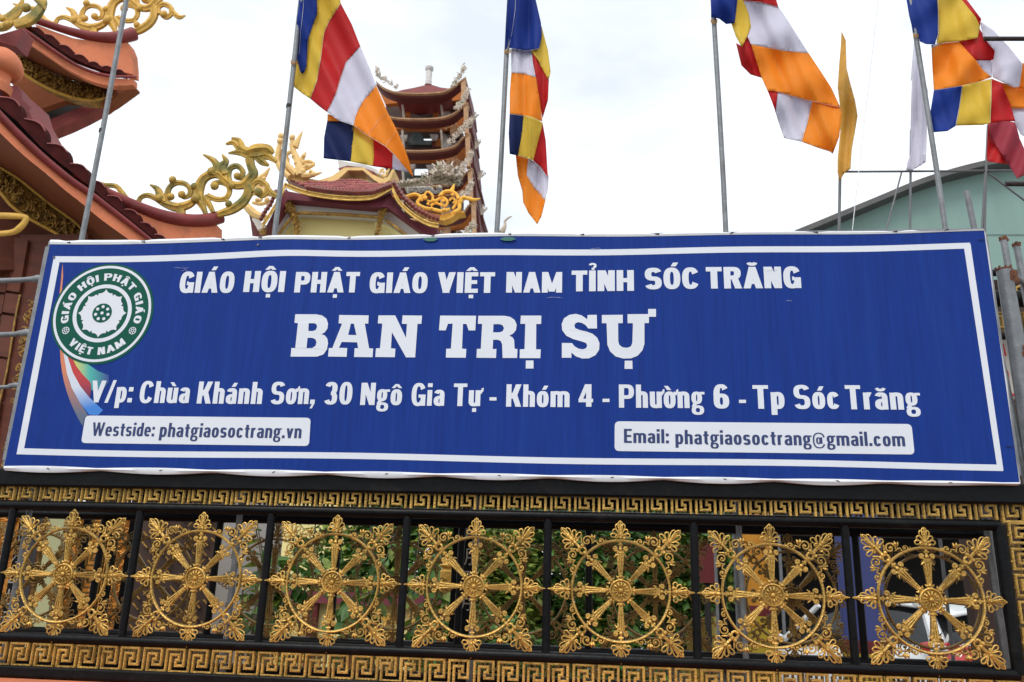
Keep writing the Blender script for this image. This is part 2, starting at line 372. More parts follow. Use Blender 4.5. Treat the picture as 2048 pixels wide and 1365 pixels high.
def make_wheel_meshes():
    out = {}
    m = MB()   # ring with bead edges
    ring = [(.181*math.cos(2*PI*i/56), 0, .181*math.sin(2*PI*i/56)) for i in range(56)]
    m.tube(ring, .0056, 7, closed=True, flat=1.5)
    out['ring'] = m.mesh('ring', 'gold', True)
    m = MB()   # hub with a lathe rim and ten petals
    m.lathe((0, 0, 0), [(.0, .006), (.038, .006), (.041, .002), (.041, -.009), (.0375, -.0115), (.0345, -.009), (.033, -.003), (.012, -.001), (0, -.001)], 32, 'y')
    for k in range(13):
        a = 2*PI*k/13
        m.tube([(.009*math.cos(a), -.006, .009*math.sin(a)), (.019*math.cos(a), -.0105, .019*math.sin(a)), (.029*math.cos(a), -.0065, .029*math.sin(a))], [.0012, .0031, .0038], 6)
    m.ball((0, -.0085, 0), .0092, (1, .8, 1), 12, 8)
    out['hub'] = m.mesh('hub', 'gold', True)
    m = MB()   # one spoke, along +z
    pr = [(.007, .036), (.0095, .046), (.0065, .05), (.0078, .058), (.0092, .075), (.0115, .1), (.0138, .125), (.0145, .131)]
    poly = [(w, z) for w, z in pr]+[(-w, z) for w, z in pr[::-1]]
    m.prism(poly, -.005, .006)
    for s in (-1, 0, 1):
        m.tube([(s*.0028, -.006, .056), (s*.0055, -.0075, .09), (s*.0098, -.0075, .13)], [.0017, .0024, .003], 5)
    for s in (-1, 1):
        m.tube([(s*.005, -.003, .05), (s*.012, -.004, .047), (s*.016, -.004, .053)], [.0045, .004, .0015], 5)
        m.tube([(s*.008, -.004, .128), (s*.016, -.005, .129), (s*.0225, -.006, .120)], [.005, .004, .0015], 5)
        m.tube(xz(spiral(s*.0175, .152, .0085, .002, -PI/2, s*1.2, 12), -.006), .0042, 6)
        m.tube([(s*.009, -.004, .143), (s*.0175, -.005, .1435)], .003, 5)
        m.ball((s*.0175, -.006, .152), .0042, seg=6)
    m.ball((0, -.005, .050), .0068, seg=8); m.ball((0, -.006, .15), .0075, (1, .8, 1), 8)
    m.box((0, 0, .137), (.022, .012, .014)); m.tube([(-.014, -.005, .137), (.014, -.005, .137)], .0035, 6)
    m.tube([(-.009, -.003, .166), (.009, -.003, .166)], .004, 5); m.box((0, 0, .168), (.008, .008, .022))
    out['spoke'] = m.mesh('spoke', 'gold', True)
    m = MB(); palmette(m, 0, .07, .036, .183); m.tube([(0, 0, .18), (0, 0, .2)], .0035, 5)
    out['finial'] = m.mesh('finial', 'gold', True)
    m = MB(); m.tube([(0, 0, .245), (0, 0, .262), (0, 0, .272)], [.003, .0045, .0025], 6); m.ball((0, 0, .256), .0055, seg=6)
    out['link_pin'] = m.mesh('link_pin', 'gold', True)
    # corner ornament for the diagonal, drawn pointing up (+z) then turned by 45 degrees
    m = MB()
    palmette(m, 0, .084, .042, .23)
    m.tube(xz([(.012*math.cos(2*PI*i/12), .2+.012*math.sin(2*PI*i/12)) for i in range(12)]), .0045, 5, closed=True)
    for (bx, bz) in ((.013, .214), (-.013, .214), (0, .188), (0, .216)): m.ball((bx, -.002, bz), .0078, (1, .8, 1), 6)
    m.tube([(0, 0, .212), (0, 0, .245)], .0062, 5)
    for s in (-1, 1):
        # S scroll: big volute beside the fan, small volute towards the ring
        big = spiral(s*.037, .214, .0055, .0205, (PI*.2 if s > 0 else PI*.8), -s*1.3, 18)
        end = big[-1]
        sm = spiral(s*.074, .177, .0155, .0045, (PI*.75 if s > 0 else PI*.25), s*1.15, 14)
        path = big+[((end[0]+sm[0][0])/2+s*.002, (end[1]+sm[0][1])/2+.003)]+sm
        m.tube(xz(path, -.003), .0029, 6)
        m.ball((s*.037, -.004, .214), .0052, seg=6); m.ball((s*.074, -.004, .177), .0045, seg=6)
        m.tube([(s*.016, -.002, .222), (s*.03, -.002, .237)], [.0035, .0025], 5)
        for (x, z, ex, ez, r) in ((.056, .204, .066, .219, .0055), (.058, .2, .074, .209, .005), (.054, .207, .055, .222, .0045)):
            m.tube([(s*x, -.003, z), (s*(x+ex)/2, -.0045, (z+ez)/2), (s*ex, -.003, ez)], [.003, r*1.05, .002], 6)
        m.tube([(s*.08, -.002, .17), (s*.089, -.003, .163), (s*.093, -.002, .17)], [.0035, .003, .001], 5)
    out['corner_scroll'] = m.mesh('corner_scroll', 'gold', True)
    return out
WM = make_wheel_meshes()

def key_mesh(name, w, h, m, flip):
    u = [(0, 0), (0, 1), (.76, 1), (.76, .27), (.42, .27), (.42, .52), (.54, .52), (.54, .75), (.19, .75), (.19, 0), (1, 0)]
    b = MB(); t = .0092; pts = [(a*w, (c-.5)*h*(1 if flip else -1)) for a, c in u]
    for i in range(len(pts)-1):
        (x0, z0), (x1, z1) = pts[i], pts[i+1]
        hx = abs(x1-x0) > abs(z1-z0)
        # bars stop at the joints so no faces coincide; alternate by .3 mm
        d = .011+(.0006 if hx else 0)
        ext = t if hx else -t*.98
        b.box(((x0+x1)/2, 0, (z0+z1)/2), ((abs(x1-x0)+ext) if hx else t, d, t if hx else (abs(z1-z0)+ext)))
        b.box(((x0+x1)/2, -.0068, (z0+z1)/2), ((abs(x1-x0)+ext*.3) if hx else t*.45, .003, t*.45 if hx else (abs(z1-z0)+ext*.3)))
    s = -1 if flip else 1
    b.ball((w*.58, 0, s*(.5*h+t*.6)), .005, seg=6); b.ball((w*.48, 0, -s*(.5*h+t*.6)), .005, seg=6)
    return b.mesh(name, m)

def z_at(px, py): return P(px, py, 0).z
Z_UP, Z_LO = z_at(1024, 1031), z_at(1024, 1312)
Z_TOP = z_at(1024, 973); Z_K1 = z_at(1024, 1003); Z_K2 = z_at(150, 1313)
Z_BOT = z_at(150, 1347)
KH = .081
def bar_x(i): return (i-.5)*PITCHX
XL, XR = bar_x(-1), bar_x(7)-.004
def weld(mb, x, z):
    mb.ball((x, -.004, z), .021, (1.15, .8, .8), 8, 5)

def build_gate(label, full):
    g = thing('gate', label, 'gate', (0, 0, 0))
    for (nm, z, r, x0, x1) in (('top_rail', Z_TOP, .036, XL-.6, XR+.35), ('upper_rail', Z_UP, .0205, XL-.6, XR), ('lower_rail', Z_LO, .0205, XL-.6, XR), ('bottom_rail', Z_BOT, .03, XL-.6, XR+.35)):
        m = MB()
        if nm in ('top_rail',): m.box(((x0+x1)/2, 0, z), (x1-x0, .07, .075))
        elif nm == 'bottom_rail': m.box(((x0+x1)/2, 0, z), (x1-x0, .06, .042))
        else: m.tube([(x0+(x1-x0)*i/40, 0, z) for i in range(41)], r, 12)
        o = m.build(nm, 'black', g, True)
        if nm in ('top_rail', 'bottom_rail'):
            bv = o.modifiers.new('b', 'BEVEL'); bv.width = .008; bv.segments = 3
    m = MB(); m.tube([(0, 0, Z_LO), (0, 0, ZW), (0, 0, Z_UP)], .0155, 12); bme = m.mesh('upright', 'black', True)
    m = MB(); m.tube([(0, 0, Z_LO), (0, 0, ZW), (0, 0, Z_UP)], .022, 12); bme2 = m.mesh('end_upright', 'black', True)
    for i in range(-1, 8):
        x = bar_x(i)
        link('upright', bme if i < 7 else bme2, g, (x if i < 7 else XR, 0, 0))
    w = MB()
    for i in range(-1, 8): weld(w, bar_x(i) if i < 7 else XR, Z_UP-.004); weld(w, bar_x(i) if i < 7 else XR, Z_LO+.004)
    # keys
    kw = PITCHX/6
    k1, k2 = key_mesh('key_ornament', kw, KH, 'gold', False), key_mesh('key_ornament', kw, KH, 'gold', True)
    nk = int((XR+.1-(XL-.6))/kw)+1
    for j in range(nk):
        x = XR+.108-kw*(j+1)
        for (zz, me) in ((Z_K1, k1), (Z_K2, k2)):
            o = link('key_ornament', me, g, (x+rnd.uniform(-.0012, .0012), rnd.uniform(-.001, .001), zz+rnd.uniform(-.001, .001)))
            o.rotation_euler = (0, rnd.uniform(-.008, .008), 0)
    # key column at the right end, turned a quarter
    if full:
        zz = Z_K1-.045
        j = 0
        while zz > Z_BOT-.0:
            o = link('key_ornament', k1, g, (XR+.072, rnd.uniform(-.001, .001), zz)); o.rotation_euler = (0, PI/2, 0); zz -= kw; j += 1
    m = MB(); m.tube([(XR+.125, 0, Z_BOT), (XR+.125, 0, Z_TOP)], .02, 12); m.build('end_stile', 'black', g, True)
    # wheels
    for i in range(-1, 7):
        ring = link('wheel_ornament', WM['ring'], g, (i*PITCHX, -.012, ZW))
        link('hub', WM['hub'], ring, (0, 0, 0))
        for k in range(8): link('spoke', WM['spoke'], ring, (0, 0, 0), (0, k*PI/4, 0))
        for k in range(4): link('finial', WM['finial'], ring, (0, 0, 0), (0, k*PI/2, 0))
        for k in (1, 3): link('link_pin', WM['link_pin'], ring, (0, 0, 0), (0, k*PI/2, 0))
        for k in range(4): link('corner_scroll', WM['corner_scroll'], ring, (0, 0, 0), (0, PI/4+k*PI/2, 0))
    return g
gate = build_gate('front black gate with a row of gold eight-spoke wheels, the nearer of the two gates', True)
# second leaf parked behind: the ghost wheels seen between the front ones
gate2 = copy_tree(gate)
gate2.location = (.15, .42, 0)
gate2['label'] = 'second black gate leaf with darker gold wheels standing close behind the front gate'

def desc(o):
    for c in o.children: yield c; yield from desc(c)
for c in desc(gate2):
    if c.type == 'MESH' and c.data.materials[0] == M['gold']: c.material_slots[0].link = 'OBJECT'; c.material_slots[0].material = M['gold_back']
# salmon plinth under the gate
m = MB(); m.box((1.7, -.05, (Z_BOT-.025)/2), (8, .5, Z_BOT-.025)); tag(m.build('low_wall', 'salmon'), 'salmon plastered low wall under the gold-wheeled gate', 'wall')
# ------------------------------------------------------------ banner sign
YS = -.062
def rip(px, py):
    return .0028*math.sin(px*.0105+.4)*math.sin(py*.006+1)+.002*math.sin(px*.023+py*.004)+.0005*math.sin(px*.047+1.3)*(.3+.7*abs(py-715)/250)
def crease(px, py):
    r = 0
    for (x, y, a, l, k) in ((72, 560, 1.2, 40, .0016), (60, 760, .5, 50, .002), (300, 520, 1.2, 60, .0014), (555, 560, 1.5, 110, .0016), (960, 880, 1.4, 90, .0016), (1255, 900, 1.6, 80, .0014), (1700, 520, 1.35, 80, .0014), (1930, 620, .8, 90, .0018), (1960, 850, 1.0, 80, .0018), (40, 840, .7, 80, .0018)):
        c, s = math.cos(a), math.sin(a); u = (px-x)*c+(py-y)*s; v = -(px-x)*s+(py-y)*c
        r += k*math.exp(-(u/l)**2-(v/9)**2)
    return r
def SP(px, py, off=0): return P(px, py, YS-off+rip(px, py)-crease(px, py))
def quad(u, v, c):
    (a, b, d, e) = c   # TL TR BR BL
    return ((a[0]*(1-u)+b[0]*u)*(1-v)+(e[0]*(1-u)+d[0]*u)*v, (a[1]*(1-u)+b[1]*u)*(1-v)+(e[1]*(1-u)+d[1]*u)*v)
sign = thing('banner_sign', 'long blue banner sign with white Vietnamese lettering and a green lotus emblem above the gate', 'sign', tuple(P(1024, 955, YS)))
SC = [(100, 487), (1968, 462), (2039, 967), (8, 935)]
def edge_wob(u): return 2.2*math.sin(u*9+.6)+1.6*math.sin(u*23)+(-3.5*math.exp(-((u-.25)/.05)**2))
m = MB(); nu, nv = 300, 70; vs = []; fs = []
for j in range(nv+1):
    for i in range(nu+1):
        u, v = i/nu, j/nv; x, y = quad(u, v, SC)
        y += edge_wob(u)*(1-v)**3*.8
        vs.append(SP(x, y))
for j in range(nv):
    for i in range(nu): a = j*(nu+1)+i; fs.append((a, a+1, a+nu+2, a+nu+1))
m.add(vs, fs); m.build('banner_face', 'vinyl', sign, True)
# steel frame and turned edges behind the vinyl
m = MB()
for (a, b) in ((0, 1), (2, 3)):
    p, q = P(*SC[a], YS+.035), P(*SC[b], YS+.035); m.box((p+q)/2+Vector((0, 0, .012 if a else -.012)), (abs(q.x-p.x)-.02, .05, .022))
for (a, b) in ((0, 3), (1, 2)):
    p, q = P(*SC[a], YS+.035), P(*SC[b], YS+.035); m.box((p+q)/2+Vector((.012 if a == 0 else -.012, 0, 0)), (.022, .048, abs(q.z-p.z)-.05))
for k in range(1, 5):
    p = P(*quad(k/5, 0, SC), YS+.03); q = P(*quad(k/5, 1, SC), YS+.03); m.box((p+q)/2, (.025, .025, abs(p.z-q.z)-.05))
m.build('frame', 'galv', sign)
def strip(name, ptsA, ptsB, off, mt, back=0.):
    """band between two pixel polylines on the face"""
    mb = MB(); n = len(ptsA); vs = [SP(*a, off) for a in ptsA]+[SP(*b, off)+Vector((0, back, 0)) for b in ptsB]
    mb.add(vs, [(i, i+1, n+i+1, n+i) for i in range(n-1)])
    return mb.build(name, mt, sign, True)
NN = 120
# top hem: white roll over the frame, wavy and pinched at staples
def topy(u):
    x, y = quad(u, 0, SC); return x, y+edge_wob(u)*.8
pinch = [.02, .1, .185, .225, .32, .41, .492, .57, .65, .73, .82, .905, .96]
def pin(u, amp, w): return sum(amp*math.exp(-((u-c)/w)**2) for c in pinch)
m = MB(); vs = []
for i in range(NN+1):
    u = i/NN; x, y = topy(u); t = 11*(1-u*.4)-pin(u, 3.5, .006)
    if u > .93: t *= .55
    for (dy, back) in ((1.2, -.0015), (-t*.35, -.004), (-t*.8, .004), (-t, .02), (-t+2, .05)):
        vs.append(SP(x, y+dy, 0)+Vector((0, back, 0)))
m.add(vs, [(i*5+k, i*5+k+1, i*5+k+6, i*5+k+5) for i in range(NN) for k in range(4)]); m.build('hem', 'hem', sign, True)
m = MB(); vs = []
for i in range(NN+1):
    u = i/NN; x, y = quad(u, 1, SC)
    sc = abs(math.sin(u*PI*9+.5)); t = 3+9*sc*(1-.7*min(max((u-.8)/.2, 0), 1))
    for (dy, back) in ((-1, -.0015), (t*.4, -.004), (t, .003), (t*.9, .03)):
        vs.append(SP(x, y+dy-3*sc*(1-u*.5), 0)+Vector((0, back, 0)))
m.add(vs, [(i*4+k, i*4+k+1, i*4+k+5, i*4+k+4) for i in range(NN) for k in range(3)]); m.build('hem', 'hem', sign, True)
for (a, b, s) in ((0, 3, -1), (1, 2, 1)):
    m = MB(); vs = []
    for i in range(41):
        v = i/40; x, y = quad(0 if a == 0 else 1, v, SC); t = (2.2 if s < 0 else 5+1.5*math.sin(v*13))
        for (dx, back) in ((0, -.001), (s*t, .012), (s*t*.9, .05)): vs.append(SP(x+dx, y)+Vector((0, back, 0)))
    m.add(vs, [(i*3+k, i*3+k+1, i*3+k+4, i*3+k+3) for i in range(40) for k in range(2)]); m.build('hem', 'hem', sign, True)
# staples and tears along the hem
for u in pinch:
    x, y = topy(u); m = MB(); p = SP(x, y-3, .004); m.box(p, (.018*rnd.uniform(.6, 1.1), .002, .0035), Matrix.Rotation(rnd.uniform(-.4, .4), 3, 'Y')); m.ball(p+Vector((.004, -.001, .001)), .0032, seg=6); m.build('staple', 'rod', sign)
for k in range(9):
    u = (k+.84)/9-.05; x, y = quad(u, 1, SC); m = MB(); p = SP(x, y+1, .004); m.box(p, (.012, .002, .003), Matrix.Rotation(rnd.uniform(-.4, .4), 3, 'Y')); m.build('staple', 'rod', sign)
for (x, y) in ((1962, 480), (2020, 893)):
    m = MB(); m.box(SP(x, y, .004), (.024, .002, .002)); m.build('staple', 'rod', sign)
for (x, y) in ((516, 490), (108, 515)):
    m = MB(); m.lathe(SP(x, y, .003), [(0, 0), (.006, 0), (.005, -.002), (0, -.0015)], 10, 'y'); m.build('staple', 'tube', sign)
for (x, y, r) in ((861, 479, 15), (1016, 478, 17)):
    m = MB(); sheet(m, [(x-r, y+.5), (x-r*.4, y-3.4), (x+r*.5, y-3.2), (x+r, y), (x+r*.4, y+4), (x-r*.4, y+4)], lambda a, b: YS-.006, .002); m.build('grommet', 'grommet', sign)
# white line border (a wavy printed line)
def pl(a, b, n, wob=None):
    return [(a[0]+(b[0]-a[0])*i/n, a[1]+(b[1]-a[1])*i/n+(wob(i/n) if wob else 0)) for i in range(n+1)]
wt = lambda u: edge_wob(u)*.7-3*math.exp(-((u-.27)/.09)**2)+2*math.exp(-((u-.55)/.1)**2)
wb = lambda u: 1.6*math.sin(u*14)
strip('printed_border', pl((108, 512), (1941, 487), NN, wt), pl((119, 524), (1929, 499), NN, wt), .0008, 'white')
strip('printed_border', pl((48, 897), (1993, 928), NN, wb), pl((33, 909), (2007, 941), NN, wb), .0008, 'white')
strip('printed_border', pl((108, 513), (33, 909), 40), pl((121, 514), (46, 909), 40), .0009, 'white')
strip('printed_border', pl((1927, 489), (1995, 940), 40), pl((1941, 488), (2007, 941), 40), .0009, 'white')

# a heavy condensed grotesque drawn from bars, slants and squarish rings; cap height = 1
class Gl:
    def __init__(s, T, H): s.T, s.H, s.p = T, H, []
    def bar(s, x0, y0, x1, y1): s.p.append(([(x0, y0), (x1, y0), (x1, y1), (x0, y1)], [(0, 1, 2, 3)])); return s
    def slant(s, x0, y0, x1, y1, t=None):
        t = t or s.T*1.04; s.p.append(([(x0, y0), (x0+t, y0), (x1+t, y1), (x1, y1)], [(0, 1, 2, 3)])); return s
    def ring(s, x0, y0, x1, y1, a0=0, a1=360, T=None, H=None, n=2.5):
        T = T or s.T; H = H or s.H; cx, cy, rx, ry = (x0+x1)/2, (y0+y1)/2, (x1-x0)/2, (y1-y0)/2; k = max(6, int(abs(a1-a0)/11)); v = []
        for i in range(k+1):
            a = math.radians(a0+(a1-a0)*i/k); c, d = math.cos(a), math.sin(a)
            g = lambda R, Q: (cx+R*math.copysign(abs(c)**(2/n), c), cy+Q*math.copysign(abs(d)**(2/n), d))
            v += [g(rx, ry), g(max(rx-T, .01), max(ry-H, .01))]
        s.p.append((v, [(2*i, 2*i+2, 2*i+3, 2*i+1) for i in range(k)])); return s
ACC = {'Á': 'A´', 'Ậ': 'A^.', 'Ă': 'A(', 'Ộ': 'O^.', 'Ó': 'O´', 'Ệ': 'E^.', 'Ỉ': 'I?', 'ù': 'u`', 'á': 'a´', 'ơ': 'oh', 'ô': 'o^', 'ự': 'uh.', 'ư': 'uh', 'ờ': 'oh`', 'ó': 'o´', 'ă': 'a('}
def mk(ch, T, H):
    g = Gl(T, H); X = .70; acc = ACC.get(ch, ch)[1:]; b = ACC.get(ch, ch)[0]; up = b.isupper()
    w = .66
    if b == 'I': w = T; g.bar(0, 0, T, 1)
    elif b == 'H': g.bar(0, 0, T, 1).bar(w-T, 0, w, 1).bar(T, .42, w-T, .42+H)
    elif b == 'O': g.ring(0, -.015, w, 1.015)
    elif b == 'C': g.ring(0, -.015, w, 1.015, 28, 332)
    elif b == 'G': g.ring(0, -.015, w, 1.015, 28, 320).bar(w-T, 0, w-.0, .5).bar(w*.5, .36, w-T, .36+H*.9)
    elif b == 'S': g.ring(0, .5-H/2, w, 1.015, 20, 270).ring(0, -.015, w, .5+H/2, -160, 90)
    elif b == 'P': g.bar(0, 0, T, 1).bar(T, 1-H, w*.55, 1).bar(T, .38, w*.55, .38+H).ring(w*.1, .38, w, 1, -90, 90)
    elif b == 'R': g.bar(0, 0, T, 1).bar(T, 1-H, w*.55, 1).bar(T, .42, w*.55, .42+H*.9).ring(w*.1, .42, w*.98, 1, -90, 90); g.slant(w-T*.98, 0, w*.42, .45)
    elif b == 'T': w = .6; g.bar(0, 1-H, w, 1).bar(w/2-T/2, 0, w/2+T/2, 1-H)
    elif b == 'E': w = .52; g.bar(0, 0, T, 1).bar(T, 0, w, H).bar(T, 1-H, w, 1).bar(T, .43, w*.93, .43+H*.92)
    elif b == 'V': w = .7; g.slant(w/2-T*.45, 0, 0, 1).slant(w/2-T*.55, 0, w-T, 1)
    elif b == 'A': w = .72; g.slant(0, 0, w/2-T*.5, 1).slant(w-T, 0, w/2-T*.54, 1).bar(w*.25, .2, w*.75, .2+H*.85)
    elif b == 'N': g.bar(0, 0, T, 1).bar(w-T, 0, w, 1).slant(w-T*1.1, 0, T*.1, 1, T*1.1)
    elif b == 'M': w = .86; g.bar(0, 0, T, 1).bar(w-T, 0, w, 1).slant(w/2-T*.5, .05, .02, 1, T*.95).slant(w/2-T*.5, .05, w-T*.98, 1, T*.95)
    elif b == 'W': w = 1.0; g.slant(w*.22, 0, 0, 1, T*.9).slant(w*.22, 0, w*.5-T*.45, 1, T*.85).slant(w*.62, 0, w*.5-T*.45, 1, T*.85).slant(w*.62, 0, w-T*.9, 1, T*.9)
    elif b == 'K': g.bar(0, 0, T, 1).slant(w-T*1.08, 0, T*.9, .62, T*1.1).slant(T*.8, .36, w-T*1.1, 1, T*1.1)
    elif b == '3': w = .56; g.ring(0, .5-H/2, w*.97, 1.015, 160, -90).ring(0, -.015, w, .5+H/2, 90, -160)
    elif b == '0': w = .56; g.ring(0, -.015, w, 1.015)
    elif b == '6': w = .56; g.ring(0, -.015, w, .62).ring(0, .1, w, 1.015, 35, 180).bar(0, .25, T, .6)
    elif b == '4': w = .6; g.bar(w*.52, 0, w*.52+T, 1).bar(0, .2, w, .2+H).slant(0, .2+H*.8, w*.52-T*.2, 1, T*.8)
    elif b == 'o': w = .52; g.ring(0, -.012, w, X+.012)
    elif b == 'c': w = .5; g.ring(0, -.012, w, X+.012, 30, 330)
    elif b == 'e': w = .52; g.ring(0, -.012, w, X+.012, 0, 318).bar(T*.9, .30, w-.01, .30+H*.75)
    elif b == 's': w = .48; g.ring(0, X/2-H/2, w, X+.012, 20, 270, H=H*.9).ring(0, -.012, w, X/2+H/2, -160, 90, H=H*.9)
    elif b == 'a': w = .5; g.ring(0, X-.46, w, X+.012, 0, 160, H=H*.9).bar(w-T, 0, w, X-.2).ring(0, -.012, w+.06, .44, 90, 275, H=H*.85).bar(w*.4, .44-H*.8, w-T, .44)
    elif b == 'n': w = .52; g.bar(0, 0, T, X).ring(0, X-.44, w, X+.012, 0, 140).bar(w-T, 0, w, X-.2)
    elif b == 'h': w = .52; g.bar(0, 0, T, 1).ring(0, X-.44, w, X+.012, 0, 140).bar(w-T, 0, w, X-.2)
    elif b == 'm': w = .84; q = (w+T)/2; g.bar(0, 0, T, X).ring(0, X-.4, q, X+.012, 0, 140).bar(q-T, 0, q, X-.18).ring(q-T, X-.4, w, X+.012, 0, 140).bar(w-T, 0, w, X-.18)
    elif b == 'u': w = .52; g.bar(w-T, 0, w, X).ring(0, -.012, w, .44, 180, 320).bar(0, .2, T, X)
    elif b == 'r': w = .36; g.bar(0, 0, T, X).ring(0, X-.5, w+.12, X+.012, 70, 150, H=H*1.25)
    elif b == 'i': w = T; g.bar(0, 0, T, X).bar(0, .83, T, 1)
    elif b == 'l': w = T; g.bar(0, 0, T, 1)
    elif b == 't': w = .36; g.bar(w*.2, .15, w*.2+T, .92).bar(0, X-H*.8, w, X).ring(w*.2, -.012, w*1.45, .4, 180, 275, H=H*.9)
    elif b == 'v': w = .5; g.slant(w/2-T*.45, 0, 0, X, T*.95).slant(w/2-T*.5, 0, w-T*.95, X, T*.95)
    elif b == 'd': w = .52; g.bar(w-T, 0, w, 1).ring(0, -.012, w, X+.012, 40, 320)
    elif b == 'p': w = .52; g.bar(0, -.26, T, X).ring(0, -.012, w, X+.012, -140, 140)
    elif b == 'g': w = .54; g.ring(0, .17, w*.86, X+.012, H=H*.8, T=T*.9).bar(w*.7, X-H*.7, w+.04, X).ring(0, -.29, w, .12, H=H*.72, T=T*.8).slant(.0, .06, .1, .26, T*.8)
    elif b == '@': w = .82; g.ring(0, -.2, w, .9, 20, 335, T=T*.5, H=H*.55).ring(w*.26, .1, w*.66, .58, T=T*.6, H=H*.5).bar(w*.62, .12, w*.62+T*.6, .58)
    elif b == '/': w = .42; g.slant(-.02, -.02, w-T*.7, 1.02, T*.75)
    elif b == ':': w = T; g.bar(0, 0, T, .2).bar(0, X-.2, T, X)
    elif b == '.': w = T; g.bar(0, 0, T, .2)
    elif b == ',': w = T; g.bar(0, 0, T, .2).slant(.0, -.2, T*.45, .02, T*.5)
    top = 1.0 if up else X
    for k in acc:
        c = w/2
        if k == '´': g.slant(c-.04, top+.07, c+.06, top+.25, T*.8)
        elif k == '`': g.slant(c-.04-(0 if 'h' not in acc else .06), top+.07, c-.18-(0 if 'h' not in acc else .06), top+.25, T*.8)
        elif k == '^': g.slant(c-.24, top+.06, c-.08, top+.24, T*.7).slant(c+.24-T*.7, top+.06, c+.08-T*.7, top+.24, T*.7)
        elif k == '.': g.bar(c-.09, -.26, c+.09, -.09)
        elif k == '(': g.ring(c-.21, top+.05, c+.21, top+.42, 195, 345, T=T*.55, H=H*.7)
        elif k == '?': g.ring(c-.14, top+.1, c+.16, top+.36, 170, -80, T=.1, H=.09).bar(c-.03, top+.03, c+.08, top+.13)
        elif k == 'h': g.bar(w-T*.35, top-H, w+.06, top).ring(w-.09, top-.1, w+.13, top+.18, -80, 30, T=.1, H=.09)
    return w, g.p
def stext(txt, T, H, gap, sp=.3):
    """prims in text units; returns (prims, width)"""
    x = 0; out = []
    for ch in txt:
        if ch == ' ': x += sp; continue
        w, ps = mk(ch, T, H)
        for v, f in ps: out.append(([(a+x, b) for a, b in v], f))
        x += w+gap
    xs = [a for v, f in out for a, b in v]
    return out, min(xs), max(xs)

def word(txt, x0, x1, b0, b1, cap, T=.25, H=.2, mt='white', off=.0015, parent=None, name='lettering', gap=.07):
    """a printed word: left/right pixel, baseline pixel at both ends, cap height in pixels"""
    pr, mn, mxx = stext(txt, T, H, gap); s_ = (x1-x0)/(mxx-mn); mb = MB()
    for k, (v, f) in enumerate(pr):
        vs = []
        for (gx, gy) in v:
            gx = (gx-mn)*s_; gy *= cap; x = x0+gx; y = b0+(b1-b0)*gx/(x1-x0)-gy; x -= gy*(x-1190)/(y+5300)
            vs.append(SP(x, y, off+(k % 5)*.00008))
        mb.add(vs, f)
    return mb.build(name, mt, parent or sign, fix=False)
for (t, x0, x1, b, c) in (('GIÁO', 357, 466, 586, 42), ('HỘI', 486, 568, 584.5, 42), ('PHẬT', 588, 717, 585.4, 41), ('GIÁO', 738, 854, 586.4, 41), ('VIỆT', 874, 989, 586.2, 41.3),
                       ('NAM', 1012, 1124, 585.7, 41.2), ('TỈNH', 1143, 1268, 583.3, 41.5), ('SÓC', 1290, 1397, 578.8, 42), ('TRĂNG', 1413, 1603, 577.7, 43)):
    word(t, x0, x1, b, b-(1.2 if x0 > 1140 else 0), c, .255, .2)
for (t, x0, x1, b, top) in (('V/p:', 178, 263, 805.2, 761.6), ('Chùa', 277, 377, 806.4, 762.8), ('Khánh', 393, 523, 807.5, 763.5), ('Sơn,', 540, 629, 808.5, 764.5), ('30', 648, 703, 809, 765),
                         ('Ngô', 720, 803, 810.5, 766), ('Gia', 822, 888, 812, 767), ('Tự', 906, 966, 812.6, 767.5), ('Khóm', 1012, 1139, 813.8, 769),
                         ('4', 1157, 1186, 814, 769), ('Phường', 1238, 1410, 815.8, 769.4), ('6', 1428, 1459, 817, 769.6), ('Tp', 1507, 1570, 818, 770.8),
                         ('Sóc', 1589, 1679, 818, 770.8), ('Trăng', 1693, 1843, 819, 770.8)):
    word(t, x0, x1, b, b+(1 if x1-x0 > 100 else 0), b-top, .225, .155, gap=.085)
for (x, y) in ((979, 795), (1205, 798), (1478, 800)):
    m = MB(); a = [(x, y), (x+14, y), (x+14, y+6.5), (x, y+6.5)]; m.add([SP(*p, .0015) for p in a], [(0, 1, 2, 3)]); m.build('lettering', 'white', sign)
def rrect(c, r):
    out = []
    for i in range(4):
        p, q, n_ = Vector(c[i]), Vector(c[i-1]), Vector(c[(i+1) % 4]); a = p+(q-p).normalized()*r; b = p+(n_-p).normalized()*r
        for k in range(7): t = k/6; out.append(tuple(a*(1-t)**2+p*2*t*(1-t)+b*t*t))
    return out
def flatpatch(poly, off, mt, name, step=16, parent=None):
    poly = dens(poly, step); v, f = cdt(poly, step); mb = MB(); mb.add([SP(p[0], p[1], off) for p in v], [tuple(q) for q in f]); return mb.build(name, mt, parent or sign, True)
flatpatch(rrect([(171, 831.5), (621.5, 836), (618, 892.5), (162, 886.5)], 9), .0013, 'white', 'printed_panel')
flatpatch(rrect([(1229.5, 843), (1823, 848.5), (1829.5, 909.5), (1229, 902.5)], 10), .0013, 'white', 'printed_panel')
word('Westside:', 182, 307.5, 872, 873, 27, .2, .14, 'navy', off=.0021, gap=.1)
word('phatgiaosoctrang.vn', 318, 602, 874, 877, 28, .2, .14, 'navy', off=.0021, gap=.1)
word('Email:', 1248, 1338, 886, 887, 28, .2, .14, 'navy', off=.0021, gap=.1)
word('phatgiaosoctrang@gmail.com', 1351, 1811, 888.5, 893, 28.5, .2, .14, 'navy', off=.0021, gap=.1)
